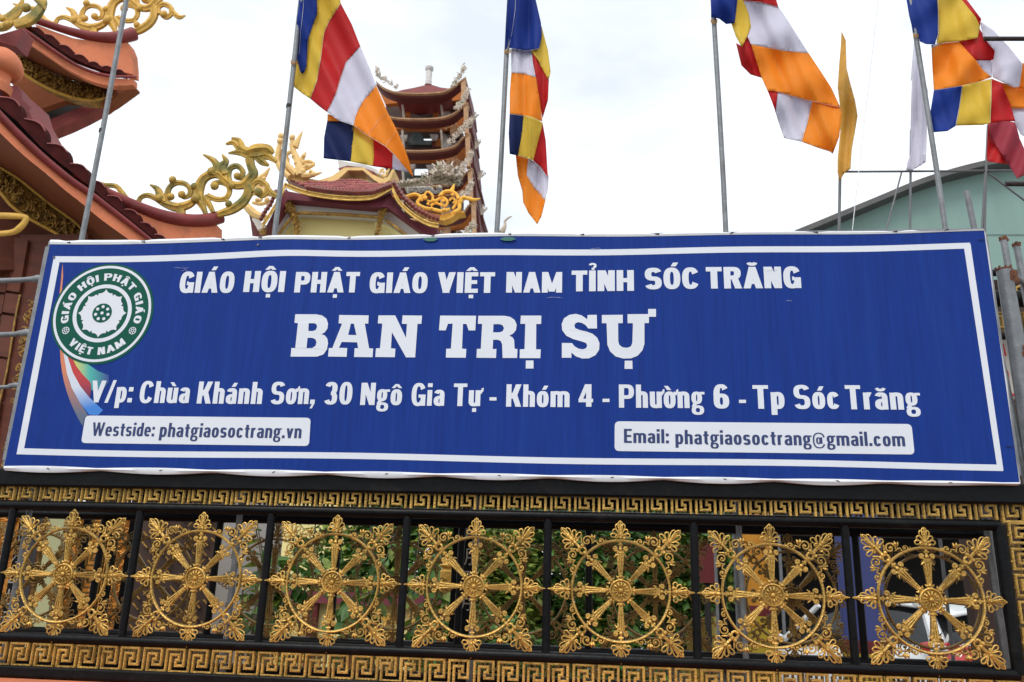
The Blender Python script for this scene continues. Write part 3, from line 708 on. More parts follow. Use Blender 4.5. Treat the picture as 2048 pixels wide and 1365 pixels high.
# slab-serif headline, each letter its own outline
def K(L): return [(560+x/2.56, 600+y/2.56) for x, y in L]
def arc_s(L): return L
SL = {
 'B': ([(78,74),(185,74),(215,80),(238,97),(246,122),(243,148),(228,168),(212,176),(230,183),(243,200),(246,225),(240,255),(222,280),(190,291),(54,291),(58,247),(78,247),(92,120),(74,118)],
       [[(147,120),(175,120),(187,126),(190,140),(182,155),(168,160),(145,160)], [(141,195),(165,195),(181,202),(187,218),(182,236),(165,247),(136,247)]]),
 'A': ([(303,78),(454,80),(452,122),(434,122),(456,248),(477,250),(474,294),(379,293),(382,248),(400,248),(395,218),(316,216),(302,246),(344,247),(341,292),(246,291),(250,247),(268,247),(318,122),(300,121)], [[(363,122),(378,122),(391,181),(349,180)]]),
 'N': ([(504,80),(590,80),(645,195),(650,124),(624,123),(628,80),(727,81),(724,123),(704,124),(692,295),(645,295),(573,166),(568,249),(591,250),(588,294),(488,293),(491,249),(512,248),(524,122),(501,121)], []),
 'T': ([(820,81),(1004,82),(1000,157),(966,157),(955,124),(937,124),(932,250),(954,252),(951,297),(849,296),(851,251),(875,250),(884,122),(860,123),(848,157),(814,156)], []),
 'R': ([(1015,82),(1150,82),(1180,88),(1202,104),(1212,128),(1208,155),(1195,172),(1175,184),(1191,193),(1199,208),(1200,228),(1201,250),(1216,253),(1214,298),(1140,298),(1137,228),(1130,211),(1114,205),(1091,205),(1089,252),(1108,252),(1106,298),(1006,297),(1008,252),(1028,251),(1035,124),(1013,123)], [[(1093,125),(1125,125),(1140,131),(1147,146),(1140,161),(1125,167),(1091,167)]]),
 'I': ([(1233,81),(1338,81),(1337,124),(1312,124),(1311,254),(1335,254),(1333,299),(1227,299),(1228,254),(1252,253),(1256,124),(1231,123)], []),
 'dot': ([(1259,311),(1298,311),(1298,352),(1258,352)], []),
 'S': ([(1575,78),(1622,77),(1623,147),(1578,147),(1565,130),(1545,118),(1527,115),(1513,120),(1507,132),(1512,146),(1535,155),(1570,163),(1600,174),(1624,194),(1636,222),(1634,256),(1615,284),(1582,300),(1548,301),(1515,290),(1492,270),(1492,297),(1443,297),(1443,221),(1495,222),(1508,238),(1528,250),(1550,254),(1567,248),(1573,234),(1566,221),(1540,212),(1500,201),(1466,184),(1445,156),(1442,124),(1454,95),(1482,77),(1515,72),(1545,80),(1573,100)], []),
 'U': ([(1648,78),(1755,77),(1755,120),(1731,120),(1732,212),(1738,232),(1755,244),(1780,246),(1797,238),(1804,220),(1807,120),(1780,120),(1779,74),(1885,73),(1885,47),(1925,47),(1925,87),(1889,87),(1889,119),(1866,120),(1866,225),(1856,258),(1832,286),(1797,300),(1757,301),(1718,290),(1690,264),(1676,230),(1672,120),(1648,120)], []),
 'dot2': ([(1765,312),(1804,312),(1805,354),(1764,354)], [])}
for k, (o_, hs_) in SL.items():
    loops = [K(o_)]+[K(h) for h in hs_]; flat = [p for lp in loops for p in lp]
    tr = tessellate_polygon([[Vector((p[0], p[1], 0)) for p in lp] for lp in loops]); mb = MB(); mb.add([SP(p[0], p[1], .0016) for p in flat], [tuple(t) for t in tr]); mb.build('lettering', 'white', sign, fix=False)
# emblem
def proj(p):
    v = p-EYE; z = v.dot(CF); return 1024+FPX*v.dot(CR)/z, 682.5-FPX*v.dot(CU)/z
EC = P(205, 627, YS); ER = ((P(305, 611, YS)-EC).length+(P(209, 527, YS)-EC).length)/2
def epx(x, z, off=0):  # plane coordinates in units of the emblem radius -> world
    w = EC+Vector((x*ER, 0, z*ER)); q = proj(w); return w+Vector((0, rip(*q)-off, 0))
def ering(r0, r1, off, mt, name='printed_ring', n=64, c=(0, 0), k=1):
    mb = MB(); vs = []
    for i in range(n):
        a = 2*PI*i/n
        for r in (r0, r1): vs.append(epx(c[0]+r*math.cos(a), c[1]+r*math.sin(a), off))
    if r0 == 0: mb.add([vs[i*2+1] for i in range(n)], [tuple(range(n))])
    else: mb.add(vs, [(2*i, 2*i+1, (2*i+3) % (2*n), (2*i+2) % (2*n)) for i in range(n)])
    return mb.build(name, mt, emb)
emb = flatpatch([proj(epx(math.cos(2*PI*i/72), math.sin(2*PI*i/72))) for i in range(72)], .0016, 'green', 'emblem', 20)
ering(.905, .955, .0022, 'white'); ering(.5, .575, .0022, 'white')
pt = []
for k in range(8):
    for (da, r) in ((-.5, .375), (-.42, .415), (-.25, .405), (-.1, .425), (0, .475), (.1, .425), (.25, .405), (.42, .415)):
        a = PI/2+(k+da)*PI/4; pt.append((r*math.cos(a), r*math.sin(a)))
m = MB(); m.add([epx(*p, .0023) for p in pt], [tuple(range(len(pt)))]); m.build('lotus', 'white', emb)
ering(0, .19, .0030, 'green', 'lotus_centre')
for k in range(8):
    c = (0, 0) if k == 7 else (.125*math.cos(PI/2+k*2*PI/7), .125*math.sin(PI/2+k*2*PI/7)); ering(0, .031, .0036, 'white', 'seed_dot', 14, c)
for sx in (-1, 1):
    c = (sx*.655, -.345); ering(0, .072, .0022, 'white', 'small_flower', 20, c); ering(.0, .018, .0028, 'green', 'seed_dot', 10, c)
    for k in range(7): ering(0, .016, .0028, 'green', 'seed_dot', 8, (c[0]+.045*math.cos(k*2*PI/7), c[1]+.045*math.sin(k*2*PI/7)))
def arctext(txt, r, a_mid, span, h, up=True):
    pr, mn, mxx = stext(txt, .24, .2, .13, .34); mb = MB()
    for k, (v, f) in enumerate(pr):
        vs = []
        for (gx, gy) in v:
            t = (gx-mn)/(mxx-mn)
            a = a_mid+(span/2-t*span)*(1 if up else -1); rr = r+gy*h*(1 if up else -1)
            vs.append(epx(rr*math.cos(a), rr*math.sin(a), .0022+(k % 5)*.00008))
        mb.add(vs, f)
    mb.build('lettering', 'white', emb, fix=False)
arctext('GIÁO HỘI PHẬT GIÁO', .655, PI/2, math.radians(212), .145)
arctext('VIỆT NAM', .82, -PI/2, math.radians(88), .145, up=False)
# blended colour swoosh under the emblem
def ink(poly, colf, off):
    poly = dens(poly, 6); v, f = cdt(poly, 6); mb = MB(); mb.add([SP(p[0], p[1], off) for p in v], [tuple(q) for q in f]); me = mb.mesh('swoosh', 'ink', fix=False)
    at = me.color_attributes.new('ink', 'FLOAT_COLOR', 'POINT')
    for i, p in enumerate(v): at.data[i].color = (*colf(p[0], p[1]), 1)
    link('printed_swoosh', me, sign)
Q = lambda L: [(80+x/3.412, 500+y/3.412) for x, y in L]
mixc = lambda a, b, t: tuple(p+(q-p)*min(max(t, 0), 1) for p, q in zip(a, b))
BLU = (.016, .05, .235)
ink(Q(crom([(155,92),(148,150),(140,240),(132,310),(134,400),(136,680),(150,830),(180,960),(225,1080),(290,1200),(300,1150),(330,1135),(270,1040),(215,940),(185,850),(165,710),(150,560),(140,400),(150,270),(158,180)], 2)), lambda x, y: mixc((.62, .2, .09), (.1, .13, .2), (y-740)/90), .0008)
ink(Q([(160,705),(185,850),(215,940),(270,1040),(335,1125),(395,1130),(430,1095),(340,1010),(275,930),(225,840),(190,730)]), lambda x, y: mixc((.62, .66, .74), (.03, .2, .62), (y-770)/50+(x-165)/160), .00085)
ink(Q([(188,728),(225,840),(275,930),(340,1012),(348,960),(345,905),(290,850),(245,790),(225,745)]), lambda x, y: mixc((.5, .03, .03), (.12, .015, .07), (y-755)/40), .0009)
ink(Q([(225,745),(245,790),(290,850),(345,905),(352,960),(430,955),(470,905),(470,855),(400,830),(340,790),(300,765)]), lambda x, y: mixc(mixc((.6, .58, .12), (.06, .42, .36), (x-150)/28), BLU, (x-178)/38), .00095)
ink(Q([(152,680),(160,705),(190,730),(225,745),(215,735),(180,700)]), lambda x, y: (.62, .66, .74), .00088)
# scuffs in the vinyl
for (x, y, l) in ((348, 536, 30), (1092, 596, 34), (1530, 541, 26), (1180, 497, 22), (1572, 602, 12), (362, 541, 14)):
    m = MB(); m.tube([SP(x+i*l/4, y+rnd.uniform(-1.2, 1.2), .0042) for i in range(5)], [.0002, .0006, .0004, .0006, .0002], 4); m.build('scratch', 'white', sign)

# ------------------------------------------------------------ steel posts, stays, flag poles
def pole(label, a, b, Y, wpx, ext=0., joints=(), mt='galv', group=None, top=None):
    """vertical tube from the ground to pixel a (top); b = pixel where it goes behind the sign"""
    pb = P(*b, Y); pt_ = P(*a, Y); d = (pt_-pb); tp = pt_+d.normalized()*ext; bt = pb-d*((pb.z)/d.z)
    r = wpx*.5*pxm(*b, Y); o = thing('flagpole', label, 'flagpole', tuple(bt), group)
    n = 14; pts = [bt+(tp-bt)*(i/n)+Vector((.004*math.sin(i*.9), 0, 0)) for i in range(n+1)]
    m = MB(); m.tube(pts, r, 14); m.build('pole', mt, o, True)
    for (jx, jy) in joints:
        jx = b[0]+(a[0]-b[0])*(jy-b[1])/(a[1]-b[1]); p = P(jx, jy, Y); m = MB(); m.tube([p-d.normalized()*.009, p+d.normalized()*.009], r*1.12, 14); m.build('joint', 'rod', o, True)
    return o
YP = .12
G5 = 'steel flagpoles standing behind the banner'
pole('leftmost steel flagpole, bare of any flag in view, crossing the orange temple eaves', (253, 0), (163, 478), YP, 10.5, 1.4, [(200, 262)], group=G5)
pole('steel flagpole carrying the flag with broad diagonal stripes left of the pagoda tower', (603, 0), (547, 475), YP, 10.5, .9, [(577, 213)], group=G5)
pole('steel flagpole with the narrow hanging flag, right of the pagoda tower', (1020, 0), (992, 465), YP, 10.5, .9, group=G5)
pole('steel flagpole with the flag blown to the right, between the tower and the ochre flag', (1427, 0), (1450, 463), YP, 10.5, .9, group=G5)
pole('steel flagpole in front of the teal hall, carrying the large bunched flag', (1822, 0), (1889, 460), YP, 10.5, .9, group=G5)
# short rope ties
for (x, y) in ((1015, 100), (1428, 40), (1833, 68), (588, 122)):
    m = MB(); 
    for k in range(3): m.tube([P(x+6.5*math.cos(a), y+k*2.5+2*math.sin(a), YP-.02*math.sin(a)) for a in [i*PI/5 for i in range(10)]], .0016, 5, closed=True)
    tag(m.build('cord_tie', 'f_ochre'), {1015: 'yellow cord tied round the pole of the narrow hanging flag', 1428: 'yellow cord tied round the pole of the flag blown right', 1833: 'yellow cord tied round the pole in front of the teal hall', 588: 'cord tied round the pole of the diagonally striped flag'}[x], 'cord')

def grow(poly, d):
    ar = sum(poly[i][0]*poly[(i+1) % len(poly)][1]-poly[(i+1) % len(poly)][0]*poly[i][1] for i in range(len(poly))); sg = 1 if ar > 0 else -1; out = []
    n = len(poly)
    for i in range(n):
        (ax, ay), (bx, by), (cx, cy) = poly[i-1], poly[i], poly[(i+1) % n]
        n1 = ((by-ay), -(bx-ax)); n2 = ((cy-by), -(cx-bx)); l1 = math.hypot(*n1) or 1; l2 = math.hypot(*n2) or 1
        nx, ny = n1[0]/l1+n2[0]/l2, n1[1]/l1+n2[1]/l2; l = math.hypot(nx, ny) or 1; out.append((bx+sg*d*nx/l, by+sg*d*ny/l))
    return out
def flag(label, Y0, patches, fold, seams=(), step=7, group='striped Buddhist flags', name='flag', cat='flag', base=None):
    xs = [p[0] for pt_ in patches for p in pt_[1]]; ys = [p[1] for pt_ in patches for p in pt_[1]]
    o = thing(name, label, cat, tuple(P(base[0] if base else min(xs), base[1] if base else max(ys), Y0)), group)
    names = {'f_blue': 'blue_panel', 'f_navy': 'blue_panel', 'f_yellow': 'yellow_panel', 'f_red': 'red_panel', 'f_white': 'white_panel', 'f_orange': 'orange_panel', 'f_crim': 'crimson_panel', 'f_ochre': 'cloth'}
    kk = 0
    for q in patches:
        mt, poly = q[0], q[1]; dy = q[2] if len(q) > 2 else 0
        poly = grow(poly, .7 if dy < .03 else 1.8); dy += kk*.0007; kk += 1
        mb = MB(); sheet(mb, poly, lambda a, b: Y0+dy+fold(a, b)*1.35, .0012, step)
        ob = mb.build(names[mt], mt, o, 'all')
    for s in seams:
        dy = s[1] if len(s) > 1 else 0
        mb = MB(); q = dens_line(s[0], 6); mb.tube([P(a, b, Y0+dy+fold(a, b)*1.35-.0016) for a, b in q], .0007, 4); mb.build('seam', 'f_seam', o, True)
    return o
def dens_line(pts, st):
    out = []
    for a, b in zip(pts, pts[1:]):
        k = max(1, int(math.dist(a, b)/st))
        out += [(a[0]+(b[0]-a[0])*j/k, a[1]+(b[1]-a[1])*j/k) for j in range(k)]
    return out+[pts[-1]]
A = pscale(3.689, 540, 0)
def fold1(x, y):
    s = (x-600)*.86-(y)*.5       # across the stripes
    t = (x-600)*.5+y*.86
    return .014*math.sin(s*.075+t*.006)+.007*math.sin(s*.17+t*.012+1)+.03*math.sin(t*.014)
f1 = dict(
 by=[(345,100),(290,250),(275,300),(265,490)],
 yr=[(520,25),(430,170),(400,240),(390,300),(375,420),(345,600),(298,728)],
 rw=[(665,345),(560,460),(525,560),(490,680),(455,760),(420,825)],
 wo=[(783,635),(735,690),(690,740),(655,800),(630,860),(615,925)])
flag('large flag with broad diagonal stripes, hanging left of the pagoda tower', YP-.02, [
 ('f_blue', A([(228,-160),(345,-160),(343,0),(345,100),(290,250),(275,300),(265,490),(250,530),(235,545),(222,520),(210,470),(200,445),(165,430),(178,330),(195,200),(215,40)]), 0),
 ('f_yellow', A([(345,-160),(460,-160),(515,0)]+f1['yr']+[(240,690),(178,640),(188,500),(196,446),(210,470),(222,520),(235,545),(250,530)]+f1['by'][::-1]+[(343,0)]), .012),
 ('f_red', A(f1['yr']+[(360,780),(420,825)]+f1['rw'][::-1]+[(600,180)]), .012),
 ('f_white', A(f1['rw']+[(510,890),(615,925)]+f1['wo'][::-1]+[(730,500)]), .012),
 ('f_orange', A(f1['wo']+[(720,1000),(850,1080),(905,1130),(960,1190),(1058,1310),(1030,1210),(1000,1120),(935,965),(860,820)]), .012),
 ('f_orange', A([(428,848),(470,862),(525,895),(428,890)]), .04),
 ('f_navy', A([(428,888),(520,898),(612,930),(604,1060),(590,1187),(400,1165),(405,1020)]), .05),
 ('f_yellow', A([(612,925),(690,980),(757,1035),(762,1140),(755,1222),(590,1187),(604,1060)]), .05),
 ('f_red', A([(757,1030),(850,1075),(898,1145),(898,1243),(755,1222),(762,1140)]), .05),
 ('f_white', A([(898,1140),(940,1170),(1000,1240),(1012,1266),(898,1243)]), .05),
], fold1, [(A(f1['yr']),.012), (A(f1['rw']),.012), (A(f1['wo']),.012), (A([(850,1080),(900,1010),(935,965)]),.012), (A([(720,1000),(800,890),(860,840)]), .012), (A([(215,400),(225,250),(245,60),(250,-100)]), 0), (A([(615,925),(720,1000),(850,1080),(905,1130),(960,1190)]),.01)])
A = pscale(2.845, 960, 0)
def fold2(x, y): return .012*math.sin((x-1050)*.16+y*.01)+.018*math.sin(y*.02+x*.03)+.006*math.sin((x-1050)*.33-y*.02)
flag('narrow flag hanging straight down its pole right of the pagoda tower', YP-.03, [
 ('f_blue', A([(165,-160),(300,-160),(315,0),(345,130),(350,200),(335,278),(260,290),(190,278),(165,270),(142,285),(150,130),(158,0)]), -.01),
 ('f_yellow', A([(350,150),(385,290),(400,410),(390,455),(360,400),(330,340),(292,290),(333,278)]), .012),
 ('f_white', A([(178,280),(292,288),(300,360),(316,440),(250,418),(180,414)]), .012),
 ('f_red', A([(292,290),(330,340),(360,400),(390,455),(385,570),(356,672),(340,580),(316,440),(300,360)]), .02),
 ('f_orange', A([(180,414),(250,418),(316,440),(340,580),(354,690),(262,662),(170,650),(172,520)]), .012),
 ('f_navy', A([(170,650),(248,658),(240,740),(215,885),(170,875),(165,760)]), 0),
 ('f_yellow', A([(248,658),(300,668),(356,700),(330,800),(302,912),(215,885),(240,740)]), 0),
 ('f_red', A([(356,700),(372,800),(386,1010),(350,950),(302,912),(330,800)]), .01),
 ('f_orange', A([(206,885),(276,905),(270,1000),(245,1100),(220,1000)]), .04),
 ('f_white', A([(276,905),(350,950),(386,1005),(380,1080),(368,1140),(310,1065),(270,1000)]), .03),
 ('f_orange', A([(270,1000),(310,1065),(368,1140),(345,1230),(325,1272),(280,1210),(250,1150),(245,1080)]), .03),
], fold2, [(A([(205,-100),(200,60),(180,200),(162,272)]), -.012), (A([(165,274),(260,290),(335,278)]), -.012), (A([(180,414),(250,418),(316,440)]), .01), (A([(170,650),(262,662),(354,690)]), -.003), (A([(215,885),(302,912),(386,1010)]), -.002)], step=6)
A = pscale(2.844, 1400, 0)
def fold3(x, y):
    s = (x-1500)*.9-(y-60)*.45
    return .012*math.sin(s*.085)+.012*math.sin((x*.5+y)*.05)+.008*math.sin(s*.2+y*.02+2)
flag('flag blown to the right with a wide white stripe and a wide orange stripe', YP-.03, [
 ('f_blue', A([(64,-150),(200,-150),(210,0),(205,60),(195,130),(150,136),(110,105),(80,98),(64,100)]), 0),
 ('f_yellow', A([(210,-90),(240,-90),(243,0),(275,80),(288,150),(270,200),(238,268),(205,205),(180,135),(195,130),(205,60)]), .012),
 ('f_red', A([(243,-90),(405,-90),(445,42),(350,14),(243,2)]), .012),
 ('f_white', A([(243,2),(350,14),(445,42),(530,170),(615,302),(480,288),(290,250),(270,205),(288,150),(275,80)]), .015),
 ('f_red', A([(208,250),(238,268),(270,203),(292,252),(330,380),(348,440),(290,420),(240,370)]), .035),
 ('f_orange', A([(292,252),(400,275),(480,288),(615,302),(680,400),(745,500),(798,612),(640,576),(440,520),(385,515),(352,440)]), .015),
 ('f_red', A([(385,515),(440,522),(430,635),(408,570)]), .02),
 ('f_white', A([(440,520),(530,547),(638,576),(610,700),(578,806),(480,785),(450,700),(428,630)]), .022),
 ('f_orange', A([(638,578),(798,612),(805,650),(790,780),(755,875),(740,862),(670,840),(578,806),(610,700)]), .022),
], fold3, [(A([(292,254),(400,277),(480,290),(615,304)]), .013), (A([(440,522),(530,549),(640,578),(798,612)]), .013), (A([(638,578),(610,700),(578,806)]), .02), (A([(480,785),(578,806),(670,840),(740,862),(755,875)]), .02), (A([(243,2),(350,14),(445,42)]), .01)])
A = pscale(2.844, 1740, 0)
def fold4(x, y): return .014*math.sin((x-1900)*.07+y*.02)+.01*math.sin((x+y)*.06)+.006*math.sin(x*.15-y*.05)
flag('large bunched flag hanging in front of the teal hall at the right', YP-.03, [
 ('f_blue', A([(205,-120),(385,-120),(380,0),(388,100),(388,200),(370,252),(320,250),(285,235),(272,190),(248,182),(225,90),(210,0)]), 0),
 ('f_yellow', A([(380,0),(385,-120),(470,-120),(520,0),(600,100),(624,150),(612,215),(500,235),(380,248),(388,200),(388,100)]), .015),
 ('f_red', A([(520,0),(500,-60),(560,20),(628,110),(622,165),(600,100)]), .03),
 ('f_red', A([(622,165),(645,210),(712,290),(705,340),(600,340),(505,240),(612,218)]), .035),
 ('f_white', A([(628,125),(700,175),(790,270),(866,365),(850,490),(820,497),(700,440),(690,345),(705,340),(712,290),(645,210)]), .02),
 ('f_white', A([(350,258),(410,246),(352,275)]), .02),
 ('f_white', A([(600,340),(695,345),(690,438),(640,400)]), .035),
 ('f_orange', A([(352,272),(410,250),(505,240),(600,345),(640,400),(690,440),(600,470),(525,490),(365,515),(358,400)]), .02),
 ('f_orange', A([(866,365),(900,360),(900,510),(850,495)]), .03),
 ('f_orange', A([(745,472),(820,497),(900,510),(900,615),(800,608)]), .045),
 ('f_blue', A([(365,515),(525,490),(510,600),(488,715),(440,745),(362,752),(345,640)]), .012),
 ('f_yellow', A([(525,488),(692,450),(690,580),(684,700),(640,710),(490,714),(510,600)]), .012),
 ('f_red', A([(692,450),(745,472),(795,590),(825,690),(760,688),(684,702),(690,580)]), .015),
 ('f_white', A([(800,608),(900,615),(900,790),(860,760),(825,690)]), .06),
], fold4, [(A([(388,0),(388,200),(370,252)]), -.002), (A([(365,515),(525,490),(692,450)]), .01), (A([(525,490),(510,600),(488,715)]), .01), (A([(690,455),(684,700)]), .01), (A([(866,365),(850,490)]), .018)])
# pieces beyond on the tent frame
YT = 2.6
flag('small ochre flag hanging beside the flag with the wide orange stripe', YT, [
 ('f_ochre', pscale(2.844, 1400, 0)([(805,180),(828,230),(832,390),(860,500),(880,570),(895,660),(880,750),(862,850),(855,960),(820,985),(795,1030),(784,980),(785,900),(800,750),(798,600),(785,500),(795,350),(803,260)]))],
 lambda x, y: .02*math.sin(x*.25+y*.02)+.03*math.sin(y*.03), [(pscale(2.844, 1400, 0)([(785,515),(830,550),(880,580)]),)], step=6, group=None)
flag('small white flag hanging behind the rightmost flagpole', YT, [
 ('f_white', pscale(2.844, 1740, 0)([(250,240),(265,330),(300,420),(328,520),(320,640),(322,750),(318,920),(290,940),(240,968),(208,968),(212,930),(232,880),(232,700),(240,460),(233,455)]))],
 lambda x, y: .02*math.sin(x*.3+y*.02)+.02*math.sin(y*.03), step=6, group=None)
flag('crimson flag hanging in front of the teal hall at the right edge', YT-.3, [
 ('f_red', pscale(2.844, 1740, 0)([(672,700),(684,770),(720,830),(790,935),(675,915),(668,900)]), .03),
 ('f_crim', pscale(2.844, 1740, 0)([(672,700),(760,686),(828,700),(850,790),(900,900),(900,985),(838,1015),(790,935),(720,830),(684,770)]))],
 lambda x, y: .02*math.sin(x*.12+y*.05), step=7, group=None)
# ------------------------------------------------------------ things fixed round the banner
def ptube_thing(name, label, cat, pts, Y, w, mt, group=None, parent=None, flat=1., n=5, seg=12):
    m = MB(); ptube(m, pts, Y, w, seg, n, flat); o = m.build(name, mt, parent, True)
    if cat: tag(o, label, cat, group)
    return o
for i, (x, y, w, l) in enumerate(((84, 559, 11, 'uppermost'), (62, 667, 11, 'middle'), (42, 772, 8, 'lowest'))):
    m = MB(); ptube(m, [(-260, y+9), (0, y+3), (x-24, y), (x-8, y-1), (x+20, y-1)], YS+.05, [w, w, w, w*1.5, w*1.2], 12, 4)
    tag(m.build('stay_pipe', 'galv', None, True), '%s of the three grey pipes running into the left edge of the banner' % l, 'pipe', 'grey pipes holding the left edge of the banner')
def stub(label, a, b, Y, w, broken=True, mt='galv', name='steel_post'):
    pa, pb = P(*a, Y), P(*b, Y); d = pa-pb; bt = pb-d*(pb.z/d.z); o = thing(name, label, 'post', tuple(bt)); r = w*.5*pxm(*a, Y)
    m = MB(); m.tube([bt, pb, pa], r, 12); m.build('tube', mt, o, True)
    if broken:
        m = MB()
        for k in range(7): an = k*2*PI/7; q = pa+Vector((math.cos(an)*r*.9, math.sin(an)*r*.9, 0)); m.box(q+Vector((0, 0, .004)), (.007, .006, rnd.uniform(.008, .03)), Matrix.Rotation(rnd.uniform(-.5, .5), 3, 'Y'))
        m.tube([pa-d.normalized()*.004, pa+Vector((0, 0, .003))], r*1.04, 12); m.build('rusty_end', 'rust', o)
    return o
stub('short grey post stub standing just above the banner in front of the teal hall', (1933, 383), (1951, 470), .13, 12, False)
fat = stub('thick galvanised post right of the banner, with rust at its top', (2008, 540), (2046, 790), .10, 29)
for (x, y, r) in ((2021, 553, 8), (2027, 565, 6), (2018, 560, 5), (2045, 700, 6), (2042, 712, 5)):
    m = MB(); m.ball(P(x, y, .10)+Vector((0, -.028, 0)), r*pxm(x, y, .1), (1, .2, 1.3), 8, 6); m.build('rust_patch', 'rust', fat)
stub('thin broken steel post rising beside the thick rusty post', (2007, 480), (2021, 560), .13, 13)
stub('second thin broken steel post at the right picture edge', (2033, 492), (2046, 560), .16, 13)
ptube_thing('brace', 'short steel brace joining the two thin broken posts', 'brace', [(2024, 546), (2062, 578)], .14, 12, 'galv')
ptube_thing('rod', 'dark rusty rod poking in from the right in front of the bunched flag', 'rod', [(1968, 78), (2110, 78)], .02, 9, 'rod')
ptube_thing('rod', 'dark rusty rod poking in from the right in front of the teal hall', 'rod', [(2011, 368), (2110, 369)], .02, 10, 'rod')
ptube_thing('wire', 'thin pale wire hanging slantwise between the ochre flag and the white flag', 'wire', [(1760, -60), (1752, 40), (1728, 250), (1708, 430), (1704, 470)], 1.6, 1.6, 'hem')
# light tube frame beyond
tf = thing('tube_frame', 'light grey tube frame standing in front of the teal hall and carrying small flags', 'frame', tuple(P(1822, 1150, YT+.03)))
for pts, w in (([(1676, 344), (1850, 343), (2110, 341)], 4.5), ([(1680, 352), (1678, 470)], 6), ([(1822, 260), (1820, 470)], 5), ([(1803, 346), (1770, 470)], 3.5), ([(1976, 250), (1972, 345), (1969, 480), (1968, 560)], 5), ([(1971, 345), (1963, 480)], 5), ([(1977, 347), (2080, 425)], 4)):
    m = MB(); ptube(m, pts, YT+.03, w, 8, 3, 1.); m.build('frame_tube', 'tube', tf, True)
for x in (1678, 1822, 1970):
    p = P(x, 560, YT+.03); m = MB(); m.tube([Vector((p.x, p.y, 0)), p], .012, 8); m.build('frame_tube', 'tube', tf, True)

# ------------------------------------------------------------ teal hall
YH = 22.
hall = thing('hall', 'pale teal sheet metal hall with a shallow arched roof behind the flags at the right', 'building', tuple(P(1950, 1180, YH)))
arc_ = crom([(1590, 468), (1680, 431), (1760, 398), (1840, 365), (1920, 340), (2000, 322), (2090, 311), (2200, 306), (2320, 311)], 4)
m = MB(); sheet(m, arc_+[(2330, 1190), (1590, 1190)], YH, 10); m.build('wall', 'teal', hall)
m = MB(); sheet(m, [(x, y-7) for x, y in arc_]+[(x, y+4) for x, y in arc_[::-1]], YH-.6, 11); m.build('roof', 'dgrey', hall)
for k in range(3):
    m = MB(); ptube(m, [(1600, 470+k*70), (2330, 470+k*70)], YH-.02, 1.2, 5); m.build('seam', 'dgrey', hall)

# ------------------------------------------------------------ carved bits
def curls(mb, path, Y, w, n, size, rng, off=.02):
    """raised leaf and curl relief along a pixel band (centre path, width px)"""
    pts = crom(path, 10)
    for i in range(n):
        t = rng.random()*(len(pts)-1.01); k = int(t); x = pts[k][0]+(pts[k+1][0]-pts[k][0])*(t-k); y = pts[k][1]+(pts[k+1][1]-pts[k][1])*(t-k)
        dx, dy = pts[k+1][0]-pts[k][0], pts[k+1][1]-pts[k][1]; l = math.hypot(dx, dy) or 1; o = rng.uniform(-.38, .38)*w; x -= dy/l*o; y += dx/l*o
        yy = (Y(x, y) if callable(Y) else Y)-off; r = size*rng.uniform(.6, 1.2); a = rng.uniform(0, 6.28); s = rng.choice((-1, 1))
        if rng.random() < .6:
            q = [(x+r*(1-j/9)*math.cos(a+s*j*.75), y+r*(1-j/9)*math.sin(a+s*j*.75)) for j in range(8)]
            mb.tube([P(u, v, yy-.3*off*(j/8)) for j, (u, v) in enumerate(q)], [r*.2*pxm(x, y, yy)*(1.2-j*.05) for j in range(8)], 5)
        else:
            mb.tube([P(x-r*math.cos(a), y-r*math.sin(a), yy), P(x, y, yy-off*.4), P(x+r*math.cos(a), y+r*math.sin(a), yy)], [r*.12*pxm(x, y, yy), r*.36*pxm(x, y, yy), r*.08*pxm(x, y, yy)], 6)
